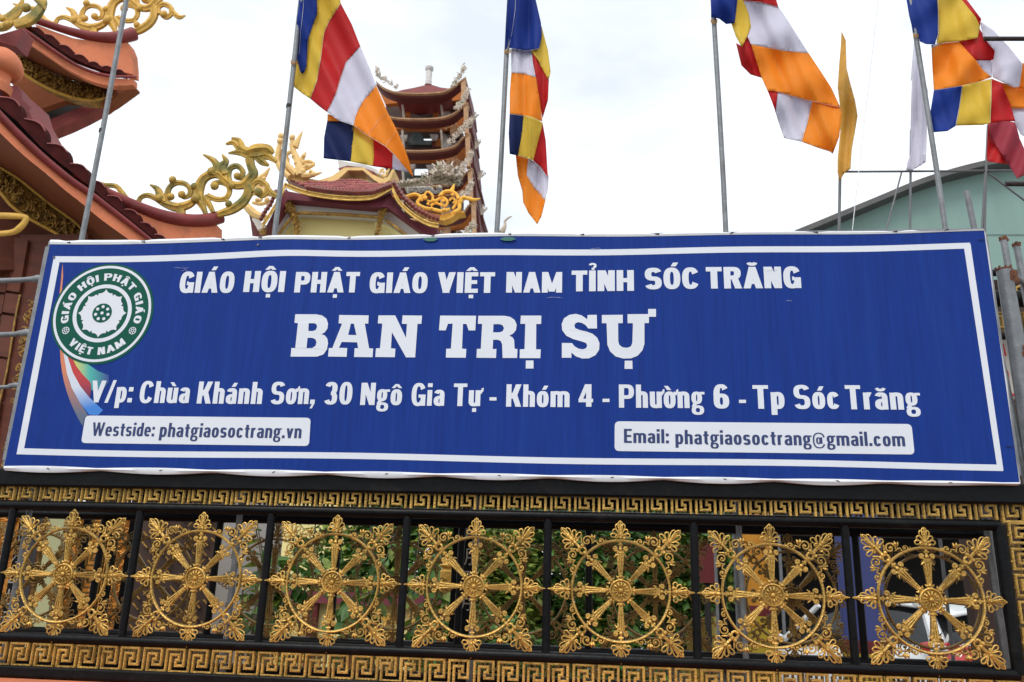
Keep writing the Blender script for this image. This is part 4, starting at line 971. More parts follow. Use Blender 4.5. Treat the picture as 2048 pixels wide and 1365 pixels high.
def dragon_orn(parent, T, Y, mt):
    """openwork stucco scroll with volutes, flames and a dragon head; T maps the tracing to photo pixels"""
    G = dict(groove=.34, gn=3); sc = math.dist(T(0, 0), T(100, 0))/100
    def t(name, pts, w, fl=.75, n=4):
        m = MB(); ww = [x*sc*1.2 for x in w] if hasattr(w, '__len__') else w*sc*1.2
        ptube(m, pts, Y, ww, 12, n, fl, T=T, **G); m.build(name, mt, parent, True)
    def b(x, y, r):
        m = MB(); pball(m, x, y, Y-.02, r*sc, 10, T=T); m.build('knob', mt, parent, True)
    t('wave', [(10, 560), (120, 598), (220, 610), (270, 660), (320, 720), (400, 750), (435, 705), (490, 688), (560, 712), (640, 758), (740, 790), (830, 772), (885, 735), (900, 690)], [14, 34, 40, 42, 42, 40, 38, 42, 48, 62, 72, 66, 56, 40])
    t('volute', [(660, 770), (655, 700), (680, 620), (740, 582), (810, 590), (855, 635), (848, 685), (805, 705), (775, 680)], [46, 46, 44, 42, 42, 42, 40, 36, 44])
    t('volute', [(1000, 690), (1080, 722), (1160, 712), (1192, 650), (1170, 600), (1110, 578), (1062, 585), (1052, 612)], [46, 44, 42, 42, 40, 38, 40, 50])
    t('volute', [(1205, 610), (1180, 530), (1195, 460), (1255, 438), (1302, 480), (1292, 535), (1252, 528)], [48, 48, 48, 46, 44, 42, 50])
    t('volute', [(1390, 660), (1385, 600), (1440, 566), (1505, 600), (1510, 655), (1470, 690), (1430, 668)], [44, 46, 46, 46, 44, 44, 52])
    t('body', [(990, 850), (965, 790), (930, 720), (930, 640), (960, 560), (1025, 512), (1100, 508), (1160, 560), (1220, 600), (1300, 600), (1355, 555), (1395, 500), (1375, 440), (1360, 375)], [34, 50, 72, 78, 74, 70, 72, 70, 62, 66, 74, 74, 66, 70])
    t('leg', [(970, 700), (1020, 770), (1052, 835)], [60, 46, 34]); t('stem', [(775, 770), (778, 860)], [60, 72])
    t('stem', [(1150, 715), (1185, 755)], [30, 34]); t('stem', [(730, 600), (705, 560)], [30, 30])
    t('base_sweep', [(1090, 850), (1200, 815), (1295, 755), (1345, 680), (1350, 600), (1345, 560)], [50, 72, 76, 70, 64, 50])
    t('tail', [(1500, 590), (1535, 650), (1590, 690), (1645, 672)], [30, 44, 40, 12])
    t('flame', [(640, 750), (600, 690), (575, 635), (512, 598)], [66, 60, 50, 14]); t('flame', [(1060, 520), (1085, 440), (1045, 385), (965, 340)], [84, 64, 46, 14]); t('flame', [(1150, 520), (1125, 450), (1160, 395), (1128, 340)], [92, 70, 50, 14])
    t('mane', [(1380, 330), (1300, 290), (1275, 225), (1210, 200)], [70, 64, 46, 22]); t('mane', [(1360, 340), (1280, 290), (1225, 238), (1160, 252)], [60, 60, 44, 20]); t('mane', [(1390, 360), (1290, 322), (1180, 328)], [70, 56, 14])
    t('head', [(1345, 330), (1400, 320), (1470, 310), (1530, 305), (1558, 330)], [70, 110, 112, 80, 34], .9); t('snout', [(1480, 335), (1540, 365), (1590, 402)], [80, 50, 30]); t('jaw', [(1430, 350), (1470, 400), (1525, 432)], [80, 60, 24])
    for x, y, r in ((782, 680, 34), (705, 555, 34), (890, 610, 32), (1064, 608, 38), (1183, 760, 32), (1255, 522, 32), (1438, 660, 38), (1040, 485, 42), (905, 715, 46), (590, 715, 40), (1210, 605, 34), (690, 700, 34), (1490, 318, 22)): b(x, y, r)

# ------------------------------------------------------------ temple at the left
tp = thing('temple', 'salmon and maroon temple with two upswept tiled eaves and gold friezes at the far left', 'building', tuple(P(40, 1150, 6)))
YL = lambda x, y: 3.9+.004*x
YU = lambda x, y: 4.9+.004*x
def part(poly, Y, mt, name, thick=.12, step=0, parent=tp, smooth=False):
    m = MB(); sheet(m, poly, Y, thick, step); return m.build(name, mt, parent, smooth)
def band(a, b): return a+b[::-1]
def sh(f, d): return lambda x, y: f(x, y)+d
# lower roof
fT = crom([(-60, 175), (0, 238), (47, 287), (94, 329), (141, 366), (176, 389), (223, 425), (280, 464), (310, 486)], 3)
fB = crom([(-60, 205), (0, 266), (47, 311), (94, 349), (129, 380), (164, 407), (199, 437), (253, 476), (270, 490)], 3)
zT = crom([(-60, 300), (0, 336), (35, 357), (70, 385), (105, 413), (141, 438), (169, 465), (190, 492)], 3)
zB = crom([(-60, 330), (0, 385), (19, 409), (47, 431), (82, 451), (117, 470), (148, 492)], 3)
part(band(fT, fB), YL, 'salmon', 'fascia', .1)
# soffit slopes back from the fascia to the wall
def slope(top, bot, Y0, Y1, mt, name):
    a = resample(top, 24); b = resample(bot, 24); m = MB(); vs = []
    for (p, q) in zip(a, b):
        for k in range(4): t = k/3; vs.append(P(p[0]+(q[0]-p[0])*t, p[1]+(q[1]-p[1])*t, Y0(*p)+(Y1(*q)-Y0(*p))*t))
    m.add(vs, [(i*4+k, i*4+k+1, i*4+k+5, i*4+k+4) for i in range(23) for k in range(3)]); return m.build(name, mt, tp, True)
def resample(L, n):
    d = [0]
    for a, b in zip(L, L[1:]): d.append(d[-1]+math.dist(a, b))
    out = []
    for i in range(n):
        s = d[-1]*i/(n-1); k = max(j for j in range(len(d)) if d[j] <= s+1e-9); k = min(k, len(L)-2); t = (s-d[k])/max(d[k+1]-d[k], 1e-9); out.append((L[k][0]+(L[k+1][0]-L[k][0])*t, L[k][1]+(L[k+1][1]-L[k][1])*t))
    return out
slope(fB, zT, sh(YL, .05), sh(YL, .9), 'salmon_shade', 'soffit')
part(band(zT, zB), sh(YL, .9), 'gold_dull', 'frieze', .25)
m = MB(); curls(m, [((a[0]+b[0])/2, (a[1]+b[1])/2) for a, b in zip(resample(zT, 8), resample(zB, 8))], sh(YL, .9), 34, 230, 9, random.Random(3), .014); m.build('relief', 'gold_dull', tp, True)['kind'] = 'stuff'
for L_, w_ in ((zT, 5), (zB, 6)):
    m = MB(); ptube(m, L_[::3]+[L_[-1]], sh(YL, .86), w_, 8, 2); m.build('moulding', 'warm_gold', tp, True)
part([(-60, 330)]+zB+[(148, 540), (-60, 540)], sh(YL, 1.15), 'brown_w', 'under_wall', .2)
m = MB(); ptube(m, [(-60, 165), (0, 231), (47, 279), (94, 322), (141, 360), (176, 384), (223, 420), (262, 450), (300, 480)], sh(YL, -.03), [17, 15, 15, 14, 13, 12, 11, 10, 8], 10, 4); m.build('eave_roll', 'maroon', tp, True)
m = MB(); ptube(m, [(-60, 150), (0, 215), (47, 263), (94, 308), (141, 347), (176, 372), (223, 408), (262, 440), (308, 476)], sh(YL, .12), [22, 18, 17, 16, 15, 13, 12, 10, 8], 8, 4); m.build('tile_gap_shade', 'dark', tp, True)  # dark tube painted in for the shadow gap beneath the tiles
# roof plane behind the tiles
part([(-60, 120), (0, 168), (33, 174), (42, 182), (50, 210), (70, 246), (82, 268), (88, 284), (125, 326), (168, 360), (236, 410), (296, 452), (325, 478), (320, 486), (290, 470), (200, 400), (100, 320), (0, 220)], sh(YL, .22), 'maroon', 'roof', .5, 0)
def tiles(path, Y, h, name='tile', depth=.1, bend=.5):
    for a, b in zip(path, path[1:]):
        dx, dy = b[0]-a[0], b[1]-a[1]; l = math.hypot(dx, dy); nx, ny = dy/l, -dx/l
        if ny > 0: nx, ny = -nx, -ny
        top = []; n = 9; k0 = h*l
        for i in range(n+1):
            t = i/n; u = t**1.3; hh = k0*(math.sin(PI*min(u*.98, 1))**.6); top.append((a[0]+dx*t*1.02+nx*hh, a[1]+dy*t*1.02+ny*hh))
        bot = [(a[0]+dx*t-nx*l*.02, a[1]+dy*t-ny*l*.12) for t in (1, .7, .3, 0)]
        m = MB(); sheet(m, top+bot, sh(Y, -.02), depth); m.build(name, 'tile_end', tp)
        m = MB(); ptube(m, top[1:-1:2], sh(Y, -.03), max(1.4, l*.045), 5, 2); m.build('tile_lip', 'tile_lip', tp, True)
tiles([(-58, 152), (-14, 196), (36, 238), (83, 289), (131, 329), (172, 362), (207, 393), (242, 420), (274, 446), (303, 470), (330, 492)], YL, .38)
# hip wall and ridge
part([(236, 408), (276, 425), (331, 440), (390, 450), (433, 450), (432, 500), (326, 500), (300, 462), (271, 437)], sh(YL, .06), 'salmon', 'hip_wall', .16)
m = MB(); ptube(m, [(150, 345), (194, 374), (239, 398), (283, 417), (321, 431), (356, 439), (391, 442), (420, 440), (442, 434)], sh(YL, .05), [14, 17, 22, 23, 25, 26, 26, 27, 27], 12, 4, 1.); m.build('ridge', 'maroon', tp, True)
# upper roof
U = pscale(5.46, 0, 0)
rT = U([(375,262),(560,335),(800,420),(1000,450),(1200,460),(1400,470)])
part(rT+U([(1435,560),(1448,700),(1450,815),(1200,750),(1000,690),(800,600),(600,480),(430,340)]), sh(YU, .06), 'salmon', 'hip_wall', .16)
m = MB(); ptube(m, [(60, 36), (72, 41), (110, 54), (147, 65), (183, 73), (220, 76), (250, 73), (268, 68)], sh(YU, .05), [12, 14, 15, 17, 20, 23, 26, 27], 12, 4, 1.); m.build('ridge', 'maroon', tp, True)
ufT = U(crom([(225,320),(400,440),(600,580),(800,710),(1000,800),(1200,850),(1458,868)], 3)); ufB = U(crom([(205,395),(350,500),(500,600),(700,740),(850,820),(1000,890),(1200,935),(1452,930)], 3))
part(band(ufT, ufB), YU, 'salmon', 'fascia', .1)
m = MB(); ptube(m, U([(240,315),(400,425),(600,565),(800,695),(1000,785),(1200,832),(1490,842)]), sh(YU, -.03), [8, 8, 8, 7, 7, 7, 5], 10, 4); m.build('eave_roll', 'maroon', tp, True)
m = MB(); ptube(m, U([(250,290),(400,380),(600,520),(800,650),(1000,740),(1200,790),(1440,815)]), sh(YU, .1), [11, 12, 11, 9, 8, 7, 4], 8, 4); m.build('tile_gap_shade', 'dark', tp, True)  # upper shadow gap, likewise drawn as a dark tube
tiles(U([(250,270),(340,300),(455,375),(612,495),(783,605),(945,688),(1085,742),(1230,780),(1350,805)]), YU, .30)
uzT = U(crom([(130,545),(300,650),(450,735),(600,808),(800,885),(1000,928),(1232,968)], 3)); uzB = U(crom([(120,700),(180,752),(300,840),(450,930),(600,1000),(800,1070),(1000,1097),(1208,1062)], 3))
slope(ufB, uzT, sh(YU, .05), sh(YU, .5), 'salmon_shade', 'soffit')
part(U([(1225,935),(1452,925),(1440,940),(1350,1005),(1200,1110),(1100,1150),(1150,1050)]), sh(YU, .45), 'salmon_shade', 'corner_beam', .2)
part(band(uzT, uzB), sh(YU, .5), 'gold_dull', 'frieze', .2)
m = MB(); curls(m, [((a[0]+b[0])/2, (a[1]+b[1])/2) for a, b in zip(resample(uzT, 8), resample(uzB, 8))], sh(YU, .5), 24, 200, 7, random.Random(4), .014); m.build('relief', 'gold_dull', tp, True)['kind'] = 'stuff'
for L_ in (uzB,):
    m = MB(); ptube(m, L_[::3]+[L_[-1]], sh(YU, .46), 6, 8, 2); m.build('moulding', 'warm_gold', tp, True)
# deep underside of the upper roof
part([(10, 125), (22, 130), (33, 138), (55, 154), (82, 170), (110, 184), (146, 197), (183, 201), (212, 200), (170, 206), (128, 202), (60, 226), (50, 205), (18, 160)], sh(YU, .9), 'salmon_shade', 'ceiling', .1)
part([(60, 224), (128, 200), (170, 204), (220, 198), (262, 172), (207, 206), (150, 222), (80, 254), (70, 247)], sh(YU, 1.1), 'dark', 'ceiling', .1)
part([(74, 250), (150, 219), (207, 200), (264, 168), (220, 203), (207, 213), (164, 236), (129, 252), (98, 264), (88, 269)], sh(YU, 1.0), 'maroon', 'far_eave', .2)
part(U([(-60,400),(0,380),(240,310),(252,330),(180,515),(60,480),(0,460),(-60,460)]), sh(YU, -.4), 'maroon', 'ridge_end', .2)
# turned post and gold scroll at the very edge
c = P(-7, 172, 4.0); s_ = pxm(-7, 150, 4.0)
m = MB(); m.lathe(c, [(0, -.1), (28*s_, -.1), (29*s_, 0), (24*s_, 6*s_), (21*s_, 16*s_), (23*s_, 24*s_), (33*s_, 27*s_), (36*s_, 30*s_), (40*s_, 34*s_), (41*s_, 44*s_), (38*s_, 54*s_), (34*s_, 62*s_), (24*s_, 74*s_), (12*s_, 82*s_), (0, 85*s_)], 20); m.build('post_cap', 'salmon', tp, True)
part([(-60, 170), (0, 172), (34, 172), (42, 182), (45, 200), (20, 235), (-60, 160)], sh(YL, .1), 'maroon', 'tile_end', .15)
m = MB()
for k in range(6): ptube(m, [(-20, 12+k*6), (12, 42-k*2), (34, 34-k*4), (46, 14-k*3), (40, -6)], 4.4, [10, 9, 8, 6, 4], 8, 3, .6)
ptube(m, [(30, 50), (60, 40), (78, 22), (86, 2), (70, -14)], 4.38, [22, 28, 24, 18, 12], 10, 4, .6, .3)
ptube(m, [(-20, 55), (10, 54), (28, 44)], 4.36, [20, 18, 8], 8, 4); ptube(m, [(66, -12), (82, 6), (92, 20)], 4.36, [16, 14, 2], 8, 4)
for q in ((14, 50, 9), (4, 38, 7), (52, 16, 10)): pball(m, q[0], q[1], 4.34, q[2], 8)
m.build('scroll', 'moss_gold', tp, True)
# openwork ridge ornaments
low = lambda x, y: (180+x/4.267, 230+y/4.267)
up = lambda x, y: (188.6+.9*(low(x, y)[0]-362.8), 32+.9*(low(x, y)[1]-388.2))
o1 = thing('ridge_ornament', 'mossy gold openwork dragon scroll on the lower temple ridge, its head raised against the sky', 'ornament', tuple(P(440, 425, 5.6)))
dragon_orn(o1, low, 5.6, 'moss_gold')
o2 = thing('ridge_ornament', 'gold openwork scroll on the upper temple ridge, cut by the top of the picture', 'ornament', tuple(P(266, 70, 6.0)))
dragon_orn(o2, up, 6.0, 'warm_gold')
# bracket and panelled wall under the lower roof, left of the banner
m = MB(); ptube(m, [(-40, 432), (10, 432), (46, 434), (52, 440), (40, 456), (20, 466), (-40, 470)], 4.3, [12, 14, 12, 12, 14, 12, 12], 10, 4); m.build('bracket', 'warm_gold', tp, True)
zt = P(50, 470, 5.2).z
for (x0, x1, mt, Y, nm) in ((-260, 96, 'brown_w', 5.2, 'wall'),):
    a, b = P(x0, 900, Y), P(x1, 900, Y); m = MB(); m.box(((a.x+b.x)/2, Y+.1, zt/2), (b.x-a.x, .2, zt)); m.build(nm, mt, tp)
for k, (ya, yb) in enumerate(((480, 585), (590, 628), (634, 715), (720, 800), (806, 900), (906, 1000))):
    for (xa, xb) in ((-60, 6), (8, 34)):
        sk = lambda y: -(y-480)*.19*.9+22
        part([(xa+sk(ya), ya-4), (xb+sk(ya), ya), (xb+sk(yb), yb), (xa+sk(yb), yb-4)], 5.15, 'brown_w', 'panel', .04)
m = MB(); curls(m, [(62, 600), (46, 690), (34, 770), (18, 880), (8, 960)], 5.0, 14, 46, 8, random.Random(9), .05); m.build('relief', 'gold_dull', tp, True)['kind'] = 'stuff'
m = MB(); ptube(m, [(40, 590), (30, 640), (14, 740), (0, 800), (-10, 850)], 5.05, 4, 8, 3); m.build('moulding', 'gold_dull', tp, True)

# ------------------------------------------------------------ yellow pavilion
YPV = 9.
pv = thing('pavilion', 'pale yellow pavilion with small maroon tiled roof and cream horned ridges beside the tower', 'building', tuple(P(680, 1150, YPV+1)))
F = pscale(3.531, 480, 230)
def pp(poly, Y, mt, name, thick=.2, parent=pv): return part(F(poly), Y, mt, name, thick, 0, parent)
pp([(425,700),(955,725),(950,900),(415,900)], YPV+.5, 'y_wall', 'wall', 1.5)
a, b = P(597, 480, YPV+.55), P(752, 480, YPV+.55); m = MB(); m.box(((a.x+b.x)/2, YPV+1.3, a.z/2), (b.x-a.x, 1.4, a.z)); m.build('wall', 'y_wall', pv)
pp([(955,725),(1030,760),(1200,880),(1200,900),(950,900)], lambda x, y: YPV+.55+(x-750)*.006, 'y_wall', 'wall', .2)
pp([(425,700),(335,720),(240,880),(240,900),(415,900)], lambda x, y: YPV+.55+(600-x)*.006, 'y_wall', 'wall', .2)
pp([(365,598),(1000,652),(960,722),(408,690)], YPV+.3, 'w_wall', 'cove', .2)
pp([(1000,640),(1045,648),(1320,845),(1320,880),(1190,860),(1030,752),(955,722)], lambda x, y: YPV+.32+(x-760)*.004, 'w_wall', 'cove', .2)
pp([(340,598),(365,600),(408,690),(335,735),(235,880),(170,880)], lambda x, y: YPV+.32+(590-x)*.004, 'w_wall', 'cove', .2)
pp([(318,535),(600,592),(800,604),(950,600),(1062,555),(1075,640),(1000,656),(365,600),(330,604)], YPV+.1, 'plum', 'frieze', .2)
pp([(1060,550),(1110,635),(1200,735),(1330,795),(1395,800),(1392,850),(1310,848),(1040,652),(1000,650)], lambda x, y: YPV+.1+(x-780)*.002, 'plum', 'frieze', .2)
pp([(325,520),(335,604),(210,800),(160,880),(140,870),(230,700)], lambda x, y: YPV+.1+(575-x)*.003, 'plum', 'frieze', .2)
e1 = [(318,495),(450,545),(620,577),(800,590),(940,580),(1040,530),(1072,508)]; e2 = [(1072,508),(1120,610),(1220,706),(1330,768),(1402,782)]; e3 = [(318,495),(290,570),(220,690),(160,780)]
for d, w in ((0, 6), (-12, 3.5), (13, 3.5)):
    for e in (e1, e2, e3):
        m = MB(); ptube(m, F([(x, y+d) for x, y in e]), YPV-.04-abs(d)*.002, w, 8, 4); m.build('eave_moulding', 'gold', pv, True)
# tiled roof: a bed and rows of small tiles
roofp = F([(318,452),(440,480),(560,475),(690,458),(760,455),(860,462),(950,490),(1082,488),(1040,520),(940,545),(800,548),(600,535),(470,515)])
m = MB(); sheet(m, roofp, lambda x, y: YPV+.5-(y-355)*.012, .3); m.build('roof', 'tile', pv)
m = MB(); R5 = random.Random(5)
for j in range(7):
    for i in range(46):
        x = 572+i*4.6+(j % 2)*2.3; y = 361+j*3.8
        if inside(roofp, x, y+1): pball(m, x+R5.uniform(-.4, .4), y+R5.uniform(-.5, .5), YPV+.44-(y-355)*.012, 2.9, 6)
o = m.build('small_tiles', 'tile_lip', pv); o['kind'] = 'stuff'
for (e, n_) in (([(1088,492),(1150,590),(1240,670),(1330,720),(1395,740)], 15), ([(250,560),(215,640),(170,700),(150,740)], 8), ([(480,520),(600,540),(800,556),(940,552),(1060,505)], 26)):
    m = MB()
    for (x, y) in resample(F(e), n_): m.tube([P(x, y, YPV-.1), P(x+1, y-6, YPV+.15)], 4*pxm(x, y, YPV), 8)
    o = m.build('eave_tiles', 'tile', pv, True); o['kind'] = 'stuff'
pp([(262,240),(258,330),(292,402),(330,448),(480,492),(600,482),(692,458),(762,392),(868,392),(950,462),(1000,492),(1058,462),(1090,388),(1076,384),(1040,440),(1008,455),(935,420),(872,372),(738,372),(650,432),(560,462),(470,448),(385,415),(322,362),(300,300),(302,240)], YPV+.35, 'cream', 'horned_ridge', .35)
pp([(690,318),(760,335),(880,352),(965,385),(1000,425),(930,400),(860,368),(740,368),(700,378)], YPV+.8, 'stone', 'roof_crown', .6)
pp([(692,378),(760,358),(860,372),(950,402),(945,410),(860,384),(760,372),(700,390)], YPV+.6, 'tile', 'roof_crown', .2)
# carved gold brackets and beams
for (pa, w) in (([(345,610),(350,660),(385,720),(400,790),(400,880)], 18), ([(1030,660),(1000,700),(985,760),(965,860)], 12)):
    m = MB(); ptube(m, F(pa), YPV+.25, [w, w, w*.8, w*.6, w*.6][:len(pa)], 8, 3); curls(m, F(pa), YPV+.2, w, 50, 5, random.Random(12), .06); m.build('carved_bracket', 'gold_dull', pv, True)
for pa, w in (([(408,692),(700,703),(980,722)], 8), ([(1030,745),(1110,800),(1195,866)], 7), ([(400,690),(320,780),(250,880)], 7)):
    m = MB(); ptube(m, F(pa), YPV+.22, w, 8, 2); m.build('beam', 'gold_dull', pv, True)
m = MB(); curls(m, [(522, 470), (530, 455)], YPV+.2, 12, 14, 5, random.Random(2)); m.build('carved_bracket', 'gold_dull', pv, True)
pp([(60,690),(90,720),(150,870),(90,880),(75,760)], YPV+1.5, 'twr_red', 'side_eave', .3)
pp([(90,690),(150,760),(210,800),(170,870),(130,820),(85,740)], YPV+1.3, 'stone', 'side_cove', .1)

def scroll(parent, tubes, balls, Y, mt, sc, off, groove=.2):
    T = lambda x, y: (x/sc+off[0], y/sc+off[1])
    for nm, pts, w in tubes:
        m = MB(); ww = [v/sc*1.3 for v in w] if hasattr(w, '__len__') else w/sc*1.3
        ptube(m, pts, Y, ww, 8, 4, .8, groove, T=T); m.build(nm, mt, parent, True)
    for x, y, r in balls:
        m = MB(); pball(m, x, y, Y-.03, r/sc, 8, T=T); m.build('knob', mt, parent, True)
o = thing('roof_ornament', 'cream stucco phoenix scroll standing on the left horn of the pavilion roof', 'ornament', tuple(P(590, 350, YPV+.3)))
scroll(o, [('stem', [(285,200),(268,260),(264,330),(300,395),(350,440)], [30,34,36,44,40]), ('volute', [(400,420),(350,370),(325,330),(328,285),(360,262),(385,280),(375,308)], [50,40,32,28,26,24,26]),
 ('stem', [(430,430),(420,370),(400,310),(375,250),(365,205)], [70,60,48,40,36]), ('flame', [(390,230),(410,180),(440,118)], [46,34,8]), ('flame', [(385,220),(368,180),(360,155)], [40,34,26]),
 ('flame', [(420,350),(440,310),(465,265)], [44,34,12]), ('flame', [(420,390),(480,370),(530,350)], [50,36,18]), ('flame', [(440,430),(500,428),(578,408)], [50,36,10]), ('flame', [(440,340),(490,330),(525,345)], [34,28,18])],
 [(290,150,24), (282,185,24), (370,160,22), (380,290,16), (450,290,18), (470,360,18), (520,420,22), (400,340,22), (440,400,26), (500,400,16)], YPV+.3, 'cream', 3.531, (480, 230))
o = thing('roof_ornament', 'pale cream scroll of the pavilion showing behind the dragon tail of the left temple', 'ornament', tuple(P(510, 430, YPV+.8)))
scroll(o, [('flame', [(120,470),(170,430),(212,372)], [60,40,8]), ('stem', [(110,470),(160,540),(230,560),(290,548)], [50,46,36,12]), ('stem', [(40,640),(90,690),(150,720),(180,700)], [50,60,50,30]),
 ('stem', [(90,620),(150,630),(215,610)], [24,28,20]), ('volute', [(60,600),(90,560),(140,570),(150,600),(120,610)], [24,24,22,20,22])], [(150,490,24), (190,500,22), (170,450,16), (120,600,16), (190,600,20)], YPV+.8, 'cream', 3.531, (480, 230))
o = thing('roof_ornament', 'bright yellow stucco dragon scroll on the right horn of the pavilion roof', 'ornament', tuple(P(860, 430, YPV+.2)))
m = MB(); sheet(m, pscale(5.935, 740, 250)([(345,818),(440,850),(560,960),(700,1040),(860,1068),(960,1035),(1020,1000),(1080,1015),(1122,1040),(1040,1052),(950,1110),(870,1138),(800,1120),(700,1075),(540,1010),(440,920)]), YPV+.25, .2); m.build('horn', 'orn_yel', o)
scroll(o, [('wave', [(430,855),(530,825),(600,860),(560,930),(640,985),(760,1010),(860,1030),(950,1000)], [40,40,36,40,44,46,46,36]), ('volute', [(620,900),(600,860),(640,835),(670,865),(645,885)], [26,26,26,24,26]),
 ('loop', [(640,880),(660,810),(700,800),(745,850),(730,910),(680,900)], [26,26,26,28,28,24]), ('volute', [(760,920),(820,880),(880,870),(920,920),(890,965),(850,940),(865,905)], [34,34,34,32,30,28,26]),
 ('arc', [(820,850),(880,800),(960,790),(1030,830),(1040,900),(980,1000)], [34,40,40,38,34,30]), ('flame', [(960,800),(985,750),(1000,700)], [56,40,8]), ('tongue', [(1060,920),(1110,872),(1180,878),(1240,892),(1312,874)], [60,52,44,40,8]),
 ('flame', [(1000,1040),(1060,1000),(1060,900)], [50,46,40]), ('volute', [(940,900),(980,870),(1010,900),(985,930)], [24,24,22,22]), ('arc', [(720,960),(780,930),(860,960)], [26,28,24])],
 [(640,870,22), (868,905,22), (760,900,20), (840,830,22), (900,790,22), (1050,870,26), (1110,860,24), (690,940,20), (880,1010,24), (730,990,20), (980,830,18)], YPV+.2, 'orn_yel', 5.935, (740, 250))
o = thing('roof_ornament', 'small cream scroll half hidden behind the hanging blue, yellow and red flag end', 'ornament', tuple(P(768, 350, YPV+.9)))
scroll(o, [('stem', [(70,620),(110,580),(130,540),(170,520)], [40,40,30,16]), ('stem', [(130,640),(190,600),(215,550),(230,520)], [36,30,24,14]), ('stem', [(60,590),(140,600),(210,590)], [26,26,20])], [(100,590,20), (160,560,20), (200,560,18), (170,610,20)], YPV+.9, 'cream', 5.935, (740, 250))
ptube_thing('finial', 'tiny cream curled roof finial just above the banner, right of the narrow flag pole', 'finial', [(1003, 466), (1010, 452), (1010, 443), (1017, 436), (1024, 433)], 14, [14, 7, 5, 4, 2], 'beige', n=4)

# ------------------------------------------------------------ white stone dragon beyond the pavilion
YD = 13.; G8 = pscale(5.935, 740, 250); gd = lambda x, y: (x/5.935+740, y/5.935+250)
o = thing('dragon_statue', 'weathered pale stone dragon with spiky mane stretched between pavilion and tower', 'statue', tuple(P(860, 400, YD)))
m = MB(); spine = [(290,740),(400,720),(520,700),(620,690),(720,660),(830,660),(930,650),(1000,690),(1060,640),(1040,560)]
ptube(m, spine, YD, [5, 9, 12, 13, 14, 15, 14, 13, 12, 12], 10, 5, .9, T=gd); m.build('body', 'beige', o, True)
m = MB(); sp = crom(spine[:9], 8); R6 = random.Random(6)
for i, (x, y) in enumerate(sp):
    for k in range(3):
        a = math.radians(R6.uniform(-150, -40)); l = R6.uniform(50, 85); x0, y0 = gd(x+R6.uniform(-14, 14), y+R6.uniform(-12, 12)); x1, y1 = gd(x+l*math.cos(a)+10, y+l*math.sin(a)*.9)
        m.tube([P(x0, y0, YD), P((x0+x1)/2+1, (y0+y1)/2, YD-.1), P(x1, y1, YD-.05+R6.uniform(-.2, .2))], [3.2*pxm(x0, y0, YD), 2.1*pxm(x0, y0, YD), .4*pxm(x0, y0, YD)], 5)
m.build('spines', 'beige', o, True)
m = MB()
for i in range(70):
    a = R6.uniform(-2.9, -.1); l = R6.uniform(40, 120); x, y = 900+R6.uniform(-110, 110), 560+R6.uniform(-40, 50); x1, y1 = x+l*math.cos(a), y+l*math.sin(a)*.9
    p0 = gd(x, y); p1 = gd((x+x1)/2+R6.uniform(-15, 15), (y+y1)/2); p2 = gd(x1, max(y1, 425)); q = YD-.2-R6.random()*.3
    m.tube([P(*p0, q), P(*p1, q-.1), P(*p2, q)], [3.6*pxm(*p0, YD), 2.8*pxm(*p0, YD), 1.2*pxm(*p0, YD)], 5); m.ball(P(*p2, q), 1.9*pxm(*p0, YD), seg=6)
m.build('mane', 'beige', o, True)
m = MB()
for k in range(130):
    x, y = R6.uniform(620, 1080), R6.uniform(560, 720); p0 = gd(x, y); r = R6.uniform(10, 24)/5.935
    m.tube([P(p0[0]+r*(1-j/8)*math.cos(j*.85+k), p0[1]+r*(1-j/8)*math.sin(j*.85+k), YD-.25-.03*j) for j in range(6)], r*.3*pxm(*p0, YD), 5)
m.build('scales', 'beige', o, True)
m = MB()
for i in range(34):
    a = R6.uniform(-1.3, 1.3); l = R6.uniform(60, 110); p0 = gd(1010, 670); p2 = gd(1010+l*math.cos(a), 670+l*math.sin(a)*.8); m.tube([P(*p0, YD), P(*p2, YD-.2)], [3.4*pxm(*p0, YD), .4*pxm(*p0, YD)], 5)
m.build('tail_plume', 'beige', o, True)
m = MB()
for k in range(90):
    x, y = 440+R6.random()*420, 735+R6.random()*75; p0 = gd(x, y); r = R6.uniform(8, 20)/5.935
    q = [(p0[0]+r*1.6*(1-j/8)*math.cos(j*.9+k), p0[1]+r*(1-j/8)*math.sin(j*.9+k)) for j in range(7)]; m.tube([P(u, v, YD+.3-.02*j) for j, (u, v) in enumerate(q)], r*.42*pxm(*p0, YD), 5)
m.build('cloud_base', 'stone', o, True)

# ------------------------------------------------------------ pagoda tower
YTW = 32.; TW = pscale(3.5, 700, 90); tg = lambda x, y: (x/3.5+700, y/3.5+90)
tw = thing('pagoda_tower', 'tall maroon pagoda tower with stacked upswept eaves and a white stone finial, behind the pavilion', 'tower', tuple(P(860, 1150, YTW+3)))
def tp_(poly, Y, mt, name, thick=.4, parent=tw): return part(TW(poly), Y, mt, name, thick, 0, parent)
def curl_ornament(label, path, Y, w, n, size, seed, mt='beige'):
    m = MB(); r = random.Random(seed); curls(m, TW(path), Y, w, n, size, r, .15)
    for (x, y) in resample(TW(path), 5):
        for k in range(2): m.tube([P(x+r.uniform(-3, 3), y, Y), P(x+r.uniform(-3, 3), y-r.uniform(3, 6), Y), P(x+r.uniform(-5, 5), y-r.uniform(7, 10), Y)], [2*pxm(x, y, Y), 1.2*pxm(x, y, Y), .5*pxm(x, y, Y)], 5)
    tag(m.build('eave_ornament', mt, None, True), label, 'ornament', 'stone openwork ornaments on the pagoda eaves')
